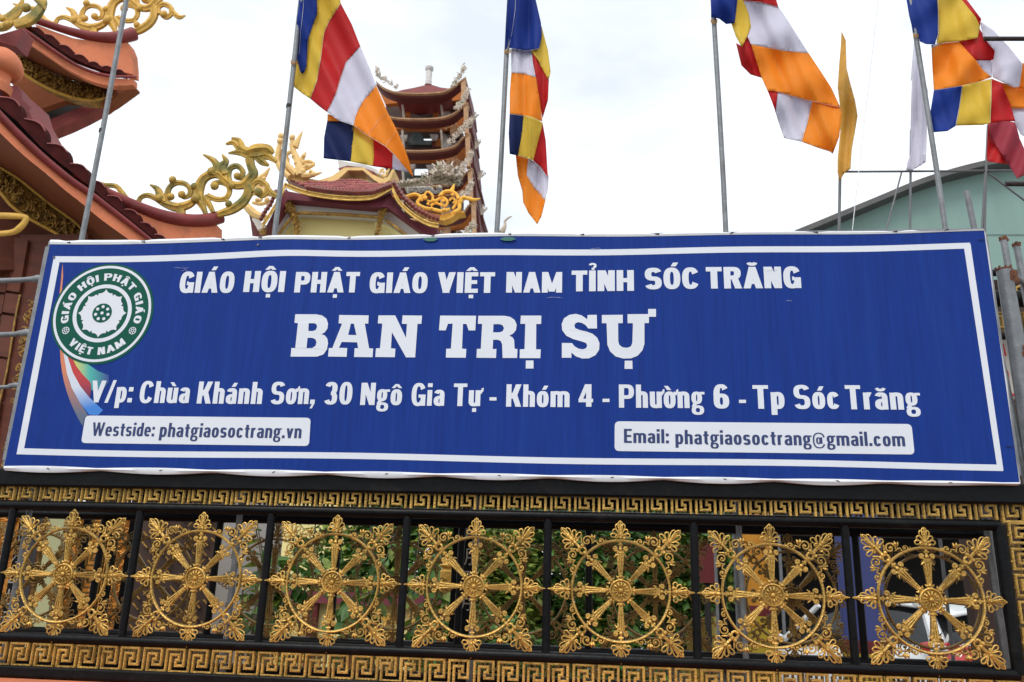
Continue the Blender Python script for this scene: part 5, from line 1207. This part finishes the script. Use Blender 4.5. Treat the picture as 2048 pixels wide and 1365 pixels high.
def tier(yc, xl, yl, xr, yr, nxt, wall=True):
    top = crom([(xl, yl), (xl+45, yl+(yc-yl)*.5), (xl+120, yl+(yc-yl)*.88), (400, yc), (520, yc+1), (640, yc-8), (xr-105, yc-34 if yc-34 > yr+40 else yr+70), (xr-55, yr+38), (xr, yr)], 3)
    bt = [(x, y+8) for x, y in top]; b2 = [(x, y+30+8*math.sin(PI*i/len(top))) for i, (x, y) in enumerate(top)]
    tp_(band(top, bt), YTW-.2, 'twr_rim', 'eave_rim', .5); tp_(band(bt, b2), YTW, 'twr_red', 'eave', .5)
    m = MB()
    for (x, y) in resample(top, 44): p = P(*tg(x, y+2), YTW-.5); m.ball(p, 1.15*pxm(860, 200, YTW), (1, 1, .8), 6, 4)
    m.build('eave_tiles', 'twr_red', tw, True)['kind'] = 'stuff'
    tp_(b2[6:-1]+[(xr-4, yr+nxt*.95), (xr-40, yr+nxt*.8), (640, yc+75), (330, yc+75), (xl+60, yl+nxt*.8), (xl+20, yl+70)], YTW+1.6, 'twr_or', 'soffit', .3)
    tp_([(xr-32, yr+22), (xr-4, yr+12), (xr, yr+nxt), (xr-26, yr+nxt+6)], YTW-.15, 'twr_rim', 'corner_post', .3)
    tp_([(xr-4, yr+10), (xr+4, yr+6), (xr+24, yr+nxt*.55), (xr+34, yr+nxt), (xr, yr+nxt+16)], YTW+.6, 'twr_red', 'side_eave', 2.5)
    if wall:
        y0, y1 = yc+34, yc+nxt+10
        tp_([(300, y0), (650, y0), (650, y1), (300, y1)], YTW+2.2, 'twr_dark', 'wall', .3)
        tp_([(650, y0), (780, y0+50), (780, y1-60), (650, y1)], YTW+2.3, 'stone', 'carved_wall', .3)
        m = MB(); curls(m, TW([(665, y0+30), (720, y0+60), (760, y1-80)]), YTW+2.25, 26, 46, 5, random.Random(int(yc)), .1); m.build('relief', 'twr_dark', tw)['kind'] = 'stuff'
        for x in (370, 640):
            m = MB(); ptube(m, TW([(x+8, y0), (x, y1)]), YTW+1.9, 5, 8, 2); m.build('column', 'beige', tw, True)
        tp_([(395, y0+4), (440, y0), (440, y1), (380, y1)], YTW+2.1, 'twr_or', 'panel', .1); tp_([(590, y0), (630, y0+4), (640, y1), (580, y1)], YTW+2.1, 'twr_or', 'panel', .1)
tier(333, 185, 255, 808, 225, 200, False)
# open storeys: two back walls with the sky showing between are left as gaps
def storey(yc, y1, gap=None):
    y0 = yc+34; X0, X1 = 250, 650
    if gap:
        gx0, gy0, gx1, gy1 = gap
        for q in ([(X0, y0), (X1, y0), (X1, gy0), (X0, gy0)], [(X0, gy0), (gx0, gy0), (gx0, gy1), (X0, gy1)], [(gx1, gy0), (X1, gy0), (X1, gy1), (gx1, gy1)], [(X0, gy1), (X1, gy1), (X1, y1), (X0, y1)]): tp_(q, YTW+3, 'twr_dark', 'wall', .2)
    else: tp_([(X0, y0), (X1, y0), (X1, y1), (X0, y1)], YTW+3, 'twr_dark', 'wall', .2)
    tp_([(650, y0), (790, y0+60), (790, y1-70), (650, y1)], YTW+2.3, 'stone', 'carved_wall', .3)
    m = MB(); curls(m, TW([(665, y0+30), (710, y0+60), (750, y1-70)]), YTW+2.2, 28, 60, 5, random.Random(int(yc)), .1); m.build('relief', 'twr_dark', tw)['kind'] = 'stuff'
    for x in (640, 368): m = MB(); ptube(m, TW([(x-6, y0), (x+10, y1)]), YTW+1.7, 5, 8, 2); m.build('column', 'beige', tw, True)
storey(333, 510); 
m = MB(); m.lathe(P(*tg(510, 440), YTW+2.6), [(0, 0), (22*pxm(846, 216, YTW), 0), (24*pxm(846, 216, YTW), -.15), (21*pxm(846, 216, YTW), -.15), (19*pxm(846, 216, YTW), -.05), (0, -.05)], 28, 'y'); m.build('round_window', 'twr_red', tw, True)
m = MB(); m.lathe(P(*tg(510, 440), YTW+2.5), [(0, 0), (18*pxm(846, 216, YTW), 0), (0, -.02)], 28, 'y'); m.build('pane', 'gglass', tw)
for x in (405, 600): tp_([(x-15, 375), (x+15, 375), (x+18, 500), (x-18, 500)], YTW+2.4, 'twr_or', 'panel', .1)
tier(512, 180, 440, 826, 400, 215, False)
storey(512, 735, (495, 645, 572, 670))
tier(735, 175, 660, 838, 612, 235, False)
storey(735, 985, (446, 857, 548, 914))
for (q, mt) in (([(445,610),(475,605),(510,640),(525,700),(400,700),(420,640)], 'gglass'), ([(525,672),(570,672),(570,700),(525,700)], 'gglass'), ([(575,655),(610,655),(610,715),(575,715)], 'twr_red'), ([(600,655),(640,655),(640,710),(600,710)], 'twr_or'),
                ([(355,885),(440,885),(440,960),(355,960)], 'gglass'), ([(440,914),(548,914),(548,940),(440,940)], 'gglass'), ([(548,870),(580,870),(580,940),(548,940)], 'twr_red'), ([(335,870),(357,870),(357,960),(335,960)], 'twr_red')):
    tp_(q, YTW+2.8, mt, 'opening' if mt == 'gglass' else 'panel', .08)
for (x, y) in ((585, 640), (375, 645), (560, 855), (430, 850)): tp_([(x-28, y-14), (x+28, y-14), (x+16, y+18), (x-16, y+18)], YTW+2.4, 'stone', 'capital', .2)
for yy in (565, 790): 
    m = MB(); curls(m, TW([(455, yy), (520, yy)]), YTW+2.6, 8, 14, 4, random.Random(yy), .05); m.build('carving', 'twr_rim', tw, True)
tier(985, 170, 905, 856, 858, 230, False)
storey(985, 1215)
tier(1215, 165, 1150, 880, 1085, 240, False)
storey(1215, 1420)
tp_([(240,1215),(700,1215),(760,1300),(890,1420),(240,1420)], YTW+2.6, 'twr_dark', 'wall', .3)
tp_([(640,1215),(690,1220),(710,1400),(665,1400)], YTW+.5, 'twr_rim', 'corner_post', .4)
for (pa, w_, n_) in (([(700, 560), (745, 620)], 30, 40), ([(690, 800), (760, 850)], 34, 50), ([(700, 1010), (760, 1070)], 34, 50), ([(420, 545), (560, 548)], 8, 26), ([(400, 350), (620, 352)], 7, 26)):
    m = MB(); curls(m, TW(pa), YTW+.9, w_, n_, 4.5, random.Random(n_+w_), .12); m.build('relief', 'twr_rim', tw, True)['kind'] = 'stuff'
# outer flank of the lower tiers
tp_([(860,980),(890,1080),(945,1240),(930,1260),(885,1280),(860,1200)], YTW+1.5, 'twr_red', 'side_eave', 2)
tp_([(855,760),(880,880),(908,1000),(870,1015),(855,900)], YTW+1.5, 'twr_red', 'side_eave', 2)
tp_([(840,580),(862,650),(878,770),(850,780),(838,640)], YTW+1.5, 'twr_red', 'side_eave', 2)
# roof cap and finial
tp_([(300,335),(370,315),(440,302),(515,285),(580,282),(640,300),(690,306),(700,335)], YTW+.6, 'maroon', 'roof', 2)
c = P(*tg(548, 285), YTW+1); k_ = pxm(856, 160, YTW)
m = MB(); m.lathe(c, [(0, 0), (8*k_, 0), (7.5*k_, 3*k_), (6.5*k_, 6*k_), (7.2*k_, 8*k_), (6*k_, 12*k_), (6.6*k_, 26*k_), (5.6*k_, 34*k_), (8.5*k_, 37*k_), (8.8*k_, 42*k_), (6*k_, 45*k_), (0, 46*k_)], 16); m.build('finial', 'stone', tw, True)
for i, (lab, pa, w, n_, sz) in enumerate((('left tip of the top eave', [(190,175),(205,220),(250,250),(330,300)], 9, 46, 4), ('right tip of the top eave', [(715,290),(750,240),(785,190),(800,155)], 8, 44, 4),
     ('right corner of the second eave', [(745,450),(780,400),(815,350),(822,320)], 11, 54, 4.5), ('right corner of the third eave', [(690,690),(760,620),(820,560),(845,530)], 12, 74, 4.5),
     ('right corner of the fourth eave', [(780,880),(820,820),(850,760)], 13, 60, 4.5), ('right corner of the fifth eave', [(790,1060),(830,1020),(850,965)], 14, 60, 4.5),
     ('right corner of the lowest eave', [(800,1340),(840,1290),(870,1250)], 16, 60, 4.5))):
    curl_ornament('stone openwork ornament on the '+lab+' of the pagoda tower', pa, YTW-.6, w, n_, sz, 40+i)
for i, (x, y) in enumerate(((862, 500), (885, 690), (905, 905), (925, 1150))):
    m = MB(); r = random.Random(i)
    for k in range(7): a = r.uniform(-2.4, 0); l = r.uniform(15, 38); m.tube([P(*tg(x-8, y+40), YTW+1), P(*tg(x+l*.5*math.cos(a), y+20+l*.5*math.sin(a)), YTW+1), P(*tg(x+l*math.cos(a)+8, y+l*math.sin(a)), YTW+1)], [1.6*k_, 1.3*k_, .7*k_], 5); m.ball(P(*tg(x+l*math.cos(a)+8, y+l*math.sin(a)), YTW+1), 1.4*k_, seg=6)
    tag(m.build('side_ornament', 'beige', None, True), 'spindly stone ornament on the outer right flank of the pagoda tower, %s from the top' % ('first', 'second', 'third', 'fourth')[i], 'ornament', 'spindly ornaments on the flank of the pagoda tower')
# ------------------------------------------------------------ what shows through the gate
def vbox(name, x0, x1, Y, mt, z0=0, z1=2.2, d=.12, parent=None, yref=1160):
    """upright slab between two photo columns (read at row yref), standing at depth Y"""
    a, b = P(x0, yref, Y), P(x1, yref, Y); m = MB(); m.box(((a.x+b.x)/2, Y+d/2, (z0+z1)/2), (abs(b.x-a.x), d, z1-z0)); return m.build(name, mt, parent)
def vcol(name, xc, w, Y, prof, mt, parent=None):
    """round column: prof = [(radius factor, z)]"""
    c = P(xc, 1160, Y); r = w*.5*pxm(xc, 1160, Y); m = MB(); m.lathe((c.x, Y, 0), [(0, prof[0][1])]+[(r*f, z) for f, z in prof]+[(0, prof[-1][1])], 24); return m.build(name, mt, parent, True)
def zr(y, Y, x=1024): return P(x, y, Y).z

# far left: carved gold doors, olive wall, couplet boards
o = thing('carved_screen', 'gold carved screen with flowing relief seen through the gate at the far left', 'screen', tuple(P(60, 1300, 2.4)))
vbox('panel', -160, 24, 2.4, 'goldwall', 0, 2.1, .08, o); vbox('panel', 98, 270, 2.45, 'goldwall', 0, 2.1, .08, o)
R7 = random.Random(17)
for (xa, xb) in ((-60, 20), (100, 150), (212, 268)):
    m = MB()
    for i in range(46):
        x, y = R7.uniform(xa+6, xb-6), R7.uniform(1000, 1330); r = R7.uniform(8, 20); a0 = R7.uniform(0, 6.28)
        for q in range(3): m.tube([P(x+r*(1-.28*q)*math.cos(a0+j*.42), y+r*(1-.28*q)*math.sin(a0+j*.42), 2.38-.01*q) for j in range(8)], [2.2*pxm(x, y, 2.4)]*8, 5)
    m.build('relief', 'goldwall', o, True)['kind'] = 'stuff'
def board(label, xc, w, Y, chars, lean_r, seed):
    o = thing('couplet_board', label, 'board', (P(xc, 1160, Y).x, Y, 0)); a = P(xc-w/2, 1160, Y); b = P(xc+w/2, 1160, Y)
    m = MB(); m.box(((a.x+b.x)/2, Y, 1.2), (b.x-a.x, .03, 2.4)); m.build('board', 'black', o)
    z = zr(1040, Y, xc); h = .085
    for c_ in chars:
        V, F_ = None, None
        c = bpy.data.curves.new('t', 'FONT'); c.body = c_; c.size = .085; c.extrude = .0012; c.align_x = 'CENTER'; t = bpy.data.objects.new('t', c); COL.objects.link(t)
        dg = bpy.context.evaluated_depsgraph_get(); dg.update(); me = bpy.data.meshes.new_from_object(t.evaluated_get(dg)); bpy.data.objects.remove(t); bpy.data.curves.remove(c)
        me.materials.clear(); me.materials.append(M['sign_w'])
        mm = Matrix.Translation(((a.x+b.x)/2+lean_r, Y-.0175, z)) @ Matrix.Rotation(PI/2, 4, 'X'); me.transform(mm); link('character', me, o); z -= h*1.15
    return o
board('black board with white characters between gate posts left of centre', 925, 44, .62, '日明朋日明', .01, 1)
board('black board with pale characters behind the leftmost gate post', 36, 30, .62, '出世示出世示', .0, 2)
o = thing('olive_wall', 'pale olive plastered strip of wall behind the first gold wheel', 'wall', tuple(P(90, 1300, 2.3))); vbox('wall', 72, 108, 2.3, 'olive', 0, 2.3, .1, o)
# end stile with keys of the next leaf
o = thing('gate', 'end of a further gate leaf with an upright gold key band behind the first wheel', 'gate', (P(185, 1160, .8).x, .8, 0))
kk = key_mesh('key_ornament', .105, .085, 'gold_dull', False)
xc = P(186, 1160, .8).x
for k in range(11): q = link('key_ornament', kk, o, None); q.location = (xc, .79, 1.2+.105*k); q.rotation_euler = (0, PI/2, 0)
for dx in (-.075, .075, .17): m = MB(); m.box((xc+dx, .8, 1.2), (.03, .035, 2.4)); m.build('stile', 'black', o)
# lattice screen
o = thing('lattice_screen', 'dark brown screen with slanted gold key lattice behind the second wheel', 'screen', tuple(P(350, 1300, 1.9)))
vbox('board', 262, 425, 1.95, 'twr_dark', 0, 2.1, .05, o)
m = MB(); xa, xb = P(262, 1160, 1.9).x, P(425, 1160, 1.9).x
for i in range(40):
    z = 1.0+i*.062
    for j in range(9):
        x = xa+.02+(xb-xa-.04)*j/8.6; zz = z-(j*.05)
        if 1.0 < zz < 2.15 and (i+j) % 3: m.box((x+.02, 1.93, zz), (.055, .012, .008), Matrix.Rotation(.75, 3, 'Y'))
        if 1.0 < zz < 2.15 and (i*j) % 2: m.box((x+.02, 1.925, zz+.01), (.034, .012, .008), Matrix.Rotation(.75-PI/2, 3, 'Y'))
q = m.build('lattice', 'gold_dull', o); q['kind'] = 'stuff'
# grey wall and galvanised uprights
o = thing('grey_wall', 'plain warm grey wall behind the right half of the second wheel', 'wall', tuple(P(470, 1300, 3))); vbox('wall', 400, 545, 3, 'concrete', 0, 2.3, .12, o)
for (x, lab, w, Y) in ((466, 'thin grey steel upright between the second and third wheels', 13, .95), (1434, 'thin galvanised upright left of the orange pillar', 9, 1.6), (1476, 'galvanised upright in front of the orange pillar', 15, .8), (52, 'grey steel upright beside the leftmost gate post', 18, .5), (1988, 'grey steel upright at the right end of the gate', 16, .35)):
    c = P(x, 1160, Y); m = MB(); m.tube([(c.x, Y, 0), (c.x, Y, 1.3), (c.x, Y, 2.25)], w*.5*pxm(x, 1160, Y), 10); tag(m.build('steel_upright', 'tube' if x in (52, 1988) else 'galv', None, True), lab, 'post')
# pale yellow building base with red bands behind wheels three and four
o = thing('yellow_wall', 'pale yellow wall with deep red uprights and gold flower reliefs behind the third and fourth wheels', 'wall', tuple(P(740, 1330, 4.5)))
vbox('wall', 520, 950, 4.5, 'y_wall', 0, 1.46, .15, o)
for (a, b) in ((700, 735), (868, 905), (622, 640)): vbox('red_upright', a, b, 4.42, 'redp', 0, 1.55, .06, o)
for x in (560, 610, 775, 835):
    m = MB(); curls(m, [(x, 1230), (x-4, 1330)], 4.46, 34, 40, 9, random.Random(x), .02); m.build('flower_relief', 'warm_gold', o, True)
vbox('cornice', 520, 950, 4.4, 'plum', 1.46, 1.56, .25, o)
# gold lantern
c = P(893, 1150, 1.8); s_ = pxm(893, 1150, 1.8)
m = MB(); m.lathe((c.x, 1.8, c.z), [(0, -34*s_), (8*s_, -34*s_), (12*s_, -28*s_), (16*s_, -22*s_), (10*s_, -18*s_), (13*s_, -8*s_), (14*s_, 6*s_), (9*s_, 12*s_), (16*s_, 18*s_), (8*s_, 26*s_), (3*s_, 40*s_), (0, 42*s_)], 12); tag(m.build('lantern', 'warm_gold', None, True), 'small gold lantern hanging behind the fourth wheel', 'lantern')

def crown(mb, c, rad, n, size, r):
    for _ in range(n):
        while True:
            v = Vector((r.uniform(-1, 1), r.uniform(-1, 1), r.uniform(-1, 1)))
            if v.length < 1: break
        v = v*(.55+.45*r.random())/max(v.length, .3)*.9
        p = Vector(c)+Vector((v.x*rad[0], v.y*rad[1], v.z*rad[2])); l = size*r.uniform(.6, 1.3); a = r.uniform(0, 6.28); t = r.uniform(-1.1, .5)
        d = Vector((math.cos(a)*math.cos(t), math.sin(a)*math.cos(t), math.sin(t))); w = d.cross(Vector((r.uniform(-.4, .4), r.uniform(-.4, .4), 1))).normalized()*l*.32; u = d.cross(w).normalized()*l*.08
        mb.add([p, p+d*l*.5+w+u, p+d*l, p+d*l*.5-w+u, p+d*l*.5-u], [(0, 1, 4), (1, 2, 4), (2, 3, 4), (3, 0, 4)])
def shrub(label, xc, Y, zc, rad, n, size, seed, mt='leaf', name='shrub', cat='shrub', group=None):
    c = P(xc, 1160, Y); o = thing(name, label, cat, (c.x, Y, 0), group); r = random.Random(seed); m = MB()
    crown(m, (c.x, Y, zc), rad, n, size, r); q = m.build('leaves', mt, o, fix=False); q['kind'] = 'stuff'
    m = MB(); crown(m, (c.x, Y, zc), rad, n//4, size, r); q = m.build('young_leaves', 'leaf2' if mt == 'leaf' else 'leaf', o, fix=False); q['kind'] = 'stuff'
    m = MB(); m.tube([(c.x, Y, 0), (c.x+.03, Y, zc*.5), (c.x-.02, Y, zc)], [.03, .022, .012], 8)
    for k in range(7): a = r.uniform(0, 6.28); m.tube([(c.x, Y, zc*.6), (c.x+rad[0]*.4*math.cos(a), Y+rad[1]*.4*math.sin(a), zc*.9), (c.x+rad[0]*.8*math.cos(a), Y+rad[1]*.8*math.sin(a), zc+rad[2]*.4)], [.014, .009, .004], 6)
    m.build('stem', 'bark', o, True)
shrub('dense small-leaved green shrub behind the fifth wheel', 1130, 3.6, 1.75, (.75, .5, .75), 5200, .075, 21)
shrub('dense small-leaved green shrub behind the gap between fifth and sixth wheels', 1340, 4.0, 1.9, (.75, .5, .6), 4200, .075, 22)
shrub('small-leaved shrub with yellowish leaves behind the fourth wheel', 995, 3.2, 1.6, (.42, .4, .62), 2600, .07, 23, 'leaf2')
shrub('low dark shrub under the black character board', 960, 2.6, 1.15, (.5, .3, .4), 1800, .07, 24)
# large-leaved plant: every leaf a part
def big_leaf_plant(label, xc, Y, n, seed, spread, z0, z1, size):
    c = P(xc, 1160, Y); o = thing('leafy_plant', label, 'plant', (c.x, Y, 0)); r = random.Random(seed); m = MB(); tips = []
    for k in range(9):
        a = r.uniform(0, 6.28); x1 = c.x+r.uniform(-spread, spread); y1 = Y+r.uniform(-.25, .25); zt_ = r.uniform(z0+.3, z1); pts = [(c.x, Y, 0), ((c.x+x1)/2, (Y+y1)/2, zt_*.6), (x1, y1, zt_)]
        m.tube(pts, [.012, .008, .004], 6); tips.append(pts)
    m.build('stem', 'bark', o, True)
    L = MB(); n_ = 6; vs = []; fs = []
    for i in range(n_+1):
        t = i/n_; w = .32*math.sin(PI*min(t*1.05, 1))**.8*(1-.3*t); zz = -.18*t*t
        vs += [(-w, t, zz+.05*w), (0, t, zz-.03), (w, t, zz+.05*w)]
    for i in range(n_): fs += [(3*i, 3*i+1, 3*i+4, 3*i+3), (3*i+1, 3*i+2, 3*i+5, 3*i+4)]
    L.add(vs, fs); l1 = L.mesh('leaf', 'leaf', True, False); l2 = L.mesh('leaf', 'leaf2', True, False)
    for k in range(n):
        pts = r.choice(tips); t = r.uniform(.5, 1); a_, b_ = Vector(pts[1]), Vector(pts[2]); p = a_+(b_-a_)*t*r.uniform(.3, 1)+Vector((r.uniform(-.1, .1), r.uniform(-.1, .1), r.uniform(-.06, .06)))
        q = link('leaf', l1 if r.random() < .75 else l2, o, None); s = size*r.uniform(.6, 1.25)
        q.location = p; q.rotation_euler = (r.uniform(-1.2, .3), r.uniform(-.6, .6), r.uniform(0, 6.28)); q.scale = (s, s, s)
big_leaf_plant('broad-leaved dark green plant behind the third wheel', 640, 2.7, 200, 31, .62, 1.3, 2.2, .15)
big_leaf_plant('broad-leaved bright green plant between third and fourth wheels', 815, 2.9, 150, 32, .5, 1.3, 2.15, .15)
big_leaf_plant('small drooping broad-leaved plant between second and third wheels', 510, 2.2, 60, 33, .2, 1.3, 1.95, .12)
shrub('large dark hedge far behind the middle of the gate', 1000, 7.2, 1.7, (3.0, .6, 1.6), 15000, .13, 25, name='hedge', cat='hedge')
# red board and pillars
o = thing('red_board', 'deep red board behind the post between the fifth and sixth wheels', 'board', tuple(P(1415, 1300, 3.2))); vbox('board', 1392, 1432, 3.2, 'redp', 1.7, 1.98, .05, o)
m = MB(); c = P(1415, 1160, 3.2); m.box((c.x, 3.24, .85), (.04, .04, 1.7)); m.build('stand', 'dark', o)
def pillar(label, xc, w, Y, col, low, zs):
    c = P(xc, 1160, Y); o = thing('pillar', label, 'pillar', (c.x, Y, 0)); vcol('shaft', xc, w, Y, [(1, zs+.07), (1, 2.9)], col, o); vcol('ring', xc, w, Y, [(1.06, zs), (1.08, zs+.03), (1.06, zs+.07)], 'redp', o); vcol('base', xc, w, Y, [(1.12, 0), (1.04, .05), (1.04, zs)], low, o)
    for k in range(5):
        zz = zs-.06-k*.11
        if zz > .1:
            m = MB(); r_ = w*.5*1.045*pxm(xc, 1160, Y); n = 24
            m.tube([(c.x+r_*math.cos(2*PI*i/n), Y+r_*math.sin(2*PI*i/n), zz+.018*(1 if i % 2 else -1)) for i in range(n)], .006, 5, closed=True); m.build('painted_band', 'goldwall', o, True)
pillar('orange yellow pillar with a lemon base behind the sixth wheel', 1515, 62, 3.4, 'yelp', 'yelb', zr(1232, 3.4, 1515))
pillar('blue pillar with a red ring and lemon base behind the gap between sixth and seventh wheels', 1722, 88, 2.3, 'bluep', 'yelb', zr(1305, 2.3, 1722))
pillar('yellow pillar with a patterned lemon lower half left of the galvanised upright', 1400, 56, 4.2, 'yelb', 'yelb', zr(1232, 4.2, 1400))
# dark open shop
o = thing('open_shed', 'dark open-fronted shed behind the car and pillars on the right', 'building', tuple(P(1750, 1300, 13.5)))
vbox('back_wall', 1330, 2350, 19, 'dark', 0, 3.3, .15, o)
a, b = P(1330, 1160, 8), P(2350, 1160, 8); m = MB(); m.box(((a.x+b.x)/2, 16.3, 3.3), (b.x-a.x+10, 5.6, .12)); m.build('roof', 'dgrey', o)
vbox('side_wall', 1325, 1345, 13.6, 'dark', 0, 3.1, 5.3, o)
for x in (1560, 2110): vbox('post', x, x+6, 13.4, 'tube', 0, 3.1, .05, o)
for i, x in enumerate((1600, 1655, 1690)):
    m = MB(); c = P(x, 1270, 16.5); m.box((c.x, 16.5, .55), (.5, .4, 1.1)); m.build('counter', ('twr_red', 'tube', 'yelp')[i], o)
# rounded hatchback, tail towards the gate
def car():
    c = P(1935, 1312, 8.0); o = thing('parked_car', 'white hatchback with a red tail lamp parked behind the rightmost gold wheel', 'car', (c.x-.24, 10.4, 0)); o.rotation_euler = (0, 0, math.radians(25)); o.scale = (1.2, 1.2, 1.12)
    def sect(y, hw, zs): return y, hw, zs
    # stations along the length (local y: rear = -2.0 ... front = +2.0): half width, sill, belt, roof
    ST = [(-1.98, .60, .38, .94, None), (-1.93, .78, .30, 1.04, None), (-1.8, .86, .24, 1.10, None), (-1.2, .87, .2, 1.08, None), (0, .87, .2, 1.0, None), (1.1, .86, .2, .9, None), (1.7, .82, .24, .8, None), (1.95, .7, .32, .66, None), (2.02, .5, .4, .56, None)]
    m = MB(); vs = []; K_ = 12
    for (y, hw, z0, z1, _) in ST:
        for k in range(K_):
            a = 2*PI*k/K_+PI/12; cx, sz = math.cos(a), math.sin(a)
            vs.append((hw*math.copysign(abs(cx)**.35, cx), y, (z0+z1)/2+(z1-z0)/2*math.copysign(abs(sz)**.45, sz)))
    fs = [(i*K_+k, i*K_+(k+1) % K_, (i+1)*K_+(k+1) % K_, (i+1)*K_+k) for i in range(len(ST)-1) for k in range(K_)]+[tuple(range(K_)), tuple((len(ST)-1)*K_+k for k in range(K_))]
    m.add(vs, fs); me = m.mesh('body', 'carw', True); b = bpy.data.objects.new('body', me); COL.objects.link(b); b.parent = o; sb = b.modifiers.new('s', 'SUBSURF'); sb.levels = sb.render_levels = 2
    def lp(name, mb, mt, sub=0, par=None):
        me = mb.mesh(name, mt, True); q = bpy.data.objects.new(name, me); COL.objects.link(q); q.parent = par or o
        if sub: s_ = q.modifiers.new('s', 'SUBSURF'); s_.levels = s_.render_levels = sub
        return q
    # greenhouse glass and the white roof skin, pillars
    G = [(-1.78, .70, 1.0, 1.06), (-1.62, .68, .95, 1.3), (-1.35, .62, .93, 1.46), (-.6, .62, .92, 1.53), (.1, .62, .9, 1.5), (.75, .66, .88, 1.2), (1.05, .7, .86, .92)]
    m = MB(); vs = []
    for (y, hw, z0, z1) in G: vs += [(-hw-.1, y, z0), (-hw, y, z1-.03), (-hw*.7, y, z1), (hw*.7, y, z1), (hw, y, z1-.03), (hw+.1, y, z0)]
    m.add(vs, [(i*6+k, i*6+k+1, i*6+k+7, i*6+k+6) for i in range(len(G)-1) for k in range(5)]+[(0, 1, 2, 3, 4, 5)]); lp('glass', m, 'carg', 1)
    m = MB(); vs = []; Gr = [(-1.74, .63, 1.39), (-1.55, .64, 1.46), (-1.3, .64, 1.50), (-.6, .64, 1.555), (.15, .63, 1.52)]
    for (y, hw, z1) in Gr: vs += [(-hw, y, z1-.06), (-hw*.85, y, z1), (0, y, z1+.02), (hw*.85, y, z1), (hw, y, z1-.06)]
    m.add(vs, [(i*5+k, i*5+k+1, i*5+k+6, i*5+k+5) for i in range(len(Gr)-1) for k in range(4)]); q = lp('roof', m, 'carw', 2); so_ = q.modifiers.new('t', 'SOLIDIFY'); so_.thickness = .03
    for s in (-1, 1):
        m = MB(); m.tube([(s*.82, -1.72, .95), (s*.77, -1.62, 1.15), (s*.66, -1.42, 1.42), (s*.6, -1.2, 1.5)], [.09, .075, .06, .04], 8); lp('pillar', m, 'carw')
        m = MB(); m.tube([(s*.8, .9, .93), (s*.64, .35, 1.42)], [.04, .035], 8); lp('pillar', m, 'carw')
        m = MB(); m.tube([(s*.8, -.4, .93), (s*.645, -.4, 1.46)], .03, 8); lp('pillar', m, 'carw')
        m = MB(); vs = [(s*.8, -1.86, .78), (s*.62, -1.985, .76), (s*.42, -2.02, .78), (s*.4, -2.02, .9), (s*.6, -1.985, .96), (s*.83, -1.8, 1.0), (s*.88, -1.55, .98), (s*.88, -1.6, .88)]
        vs = [(a, b-.03, c+.08) for a, b, c in vs]; cen = Vector((s*.66, -1.93, .95)); m.add([cen+Vector((0, -.06, 0))]+[Vector(v)+Vector((0, -.02, 0)) for v in vs]+[Vector(v)+Vector((0, .12, 0)) for v in vs], [(0, i+1, (i+1) % 8+1) for i in range(8)]+[(i+1, (i+1) % 8+1, (i+1) % 8+9, i+9) for i in range(8)]); lp('tail_lamp', m, 'tail', 1)
        for y in (-1.25, 1.25):
            m = MB(); m.lathe((s*.8, y, .32), [(0, -.1), (.3, -.1), (.32, -.06), (.32, .06), (.3, .1), (0, .1)], 28, 'x'); w_ = lp('wheel', m, 'rubber'); m = MB(); m.lathe((s*.82, y, .32), [(0, -.095), (.2, -.095), (.2, .095), (0, .095)], 20, 'x'); lp('rim', m, 'galv', 0, w_)
        m = MB(); m.ball((s*.98, .75, .98), .09, (1.1, .6, .75), 10, 7); lp('mirror', m, 'carw')
    m = MB(); m.box((0, -1.99, .42), (1.3, .06, .1)); lp('bumper_trim', m, 'rubber')
    m = MB(); m.box((0, -2.03, .62), (.46, .02, .12)); lp('number_plate', m, 'sign_w')
    return o
car()

# ------------------------------------------------------------ right of the banner: part of the gateway seen behind
o = thing('gate_arch', 'black and gold cross rails above the white notice board at the right edge', 'gate', tuple(P(2020, 1200, 1.0)))
for (y, w) in ((596, 34), (672, 13), (545, 14)):
    m = MB(); ptube(m, [(1930, y), (2060, y+3), (2200, y+8)], 1.0, w, 12, 3, 1.); m.build('rail', 'black', o, True)
m = MB(); sheet(m, [(1940, 622), (2200, 628), (2200, 664), (1940, 660)], 1.06, .02); m.build('panel', 'olive', o)
m = MB(); sheet(m, [(1940, 560), (2200, 560), (2200, 585), (1940, 585)], 1.06, .02); m.build('panel', 'twr_dark', o)
for i in range(5):
    p = P(2002+i*36-26, 641, 1.0); q = link('key_ornament', kk, o, None); q.location = p; q.scale = (.85, 1, .9)
m = MB(); ptube(m, [(2030, 575), (2036, 590), (2028, 580), (2040, 572)], .98, 5, 6); m.build('gold_scroll', 'gold', o, True)
m = MB(); m.box((P(2330, 600, 1.0).x, 1.0, 1.6), (.08, .08, 3.2)); m.build('post', 'black', o)
wb = thing('notice_board', 'dirty white notice board with red letters, mostly hidden by banner and thick post', 'sign', tuple(P(2030, 795, 1.1)))
m = MB(); sheet(m, [(1950, 678), (2160, 682), (2190, 800), (1960, 796)], 1.1, .03); m.build('board', 'sign_w', wb)
m = MB(); sheet(m, [(1955, 786), (2190, 790), (2190, 795), (1955, 791)], 1.094, .004); m.build('border', 'sign_r', wb)
def redletter(ch, x, y, h):
    w_, ps = mk(ch, .22, .2)
    for k, (v, f) in enumerate(ps):
        m = MB(); m.add([P(x+a*h, y-b*h, 1.085-k*.0004) for a, b in v], f); m.build('lettering', 'sign_r', wb, fix=False)
for ch, x, y, h in (('A', 1996, 712, 24), ('0', 1999, 772, 34)): redletter(ch, x, y, h)
vbox('backing_wall', 1940, 2300, 2.0, 'twr_dark', 0, zr(560, 2.0, 2000), .1, o)
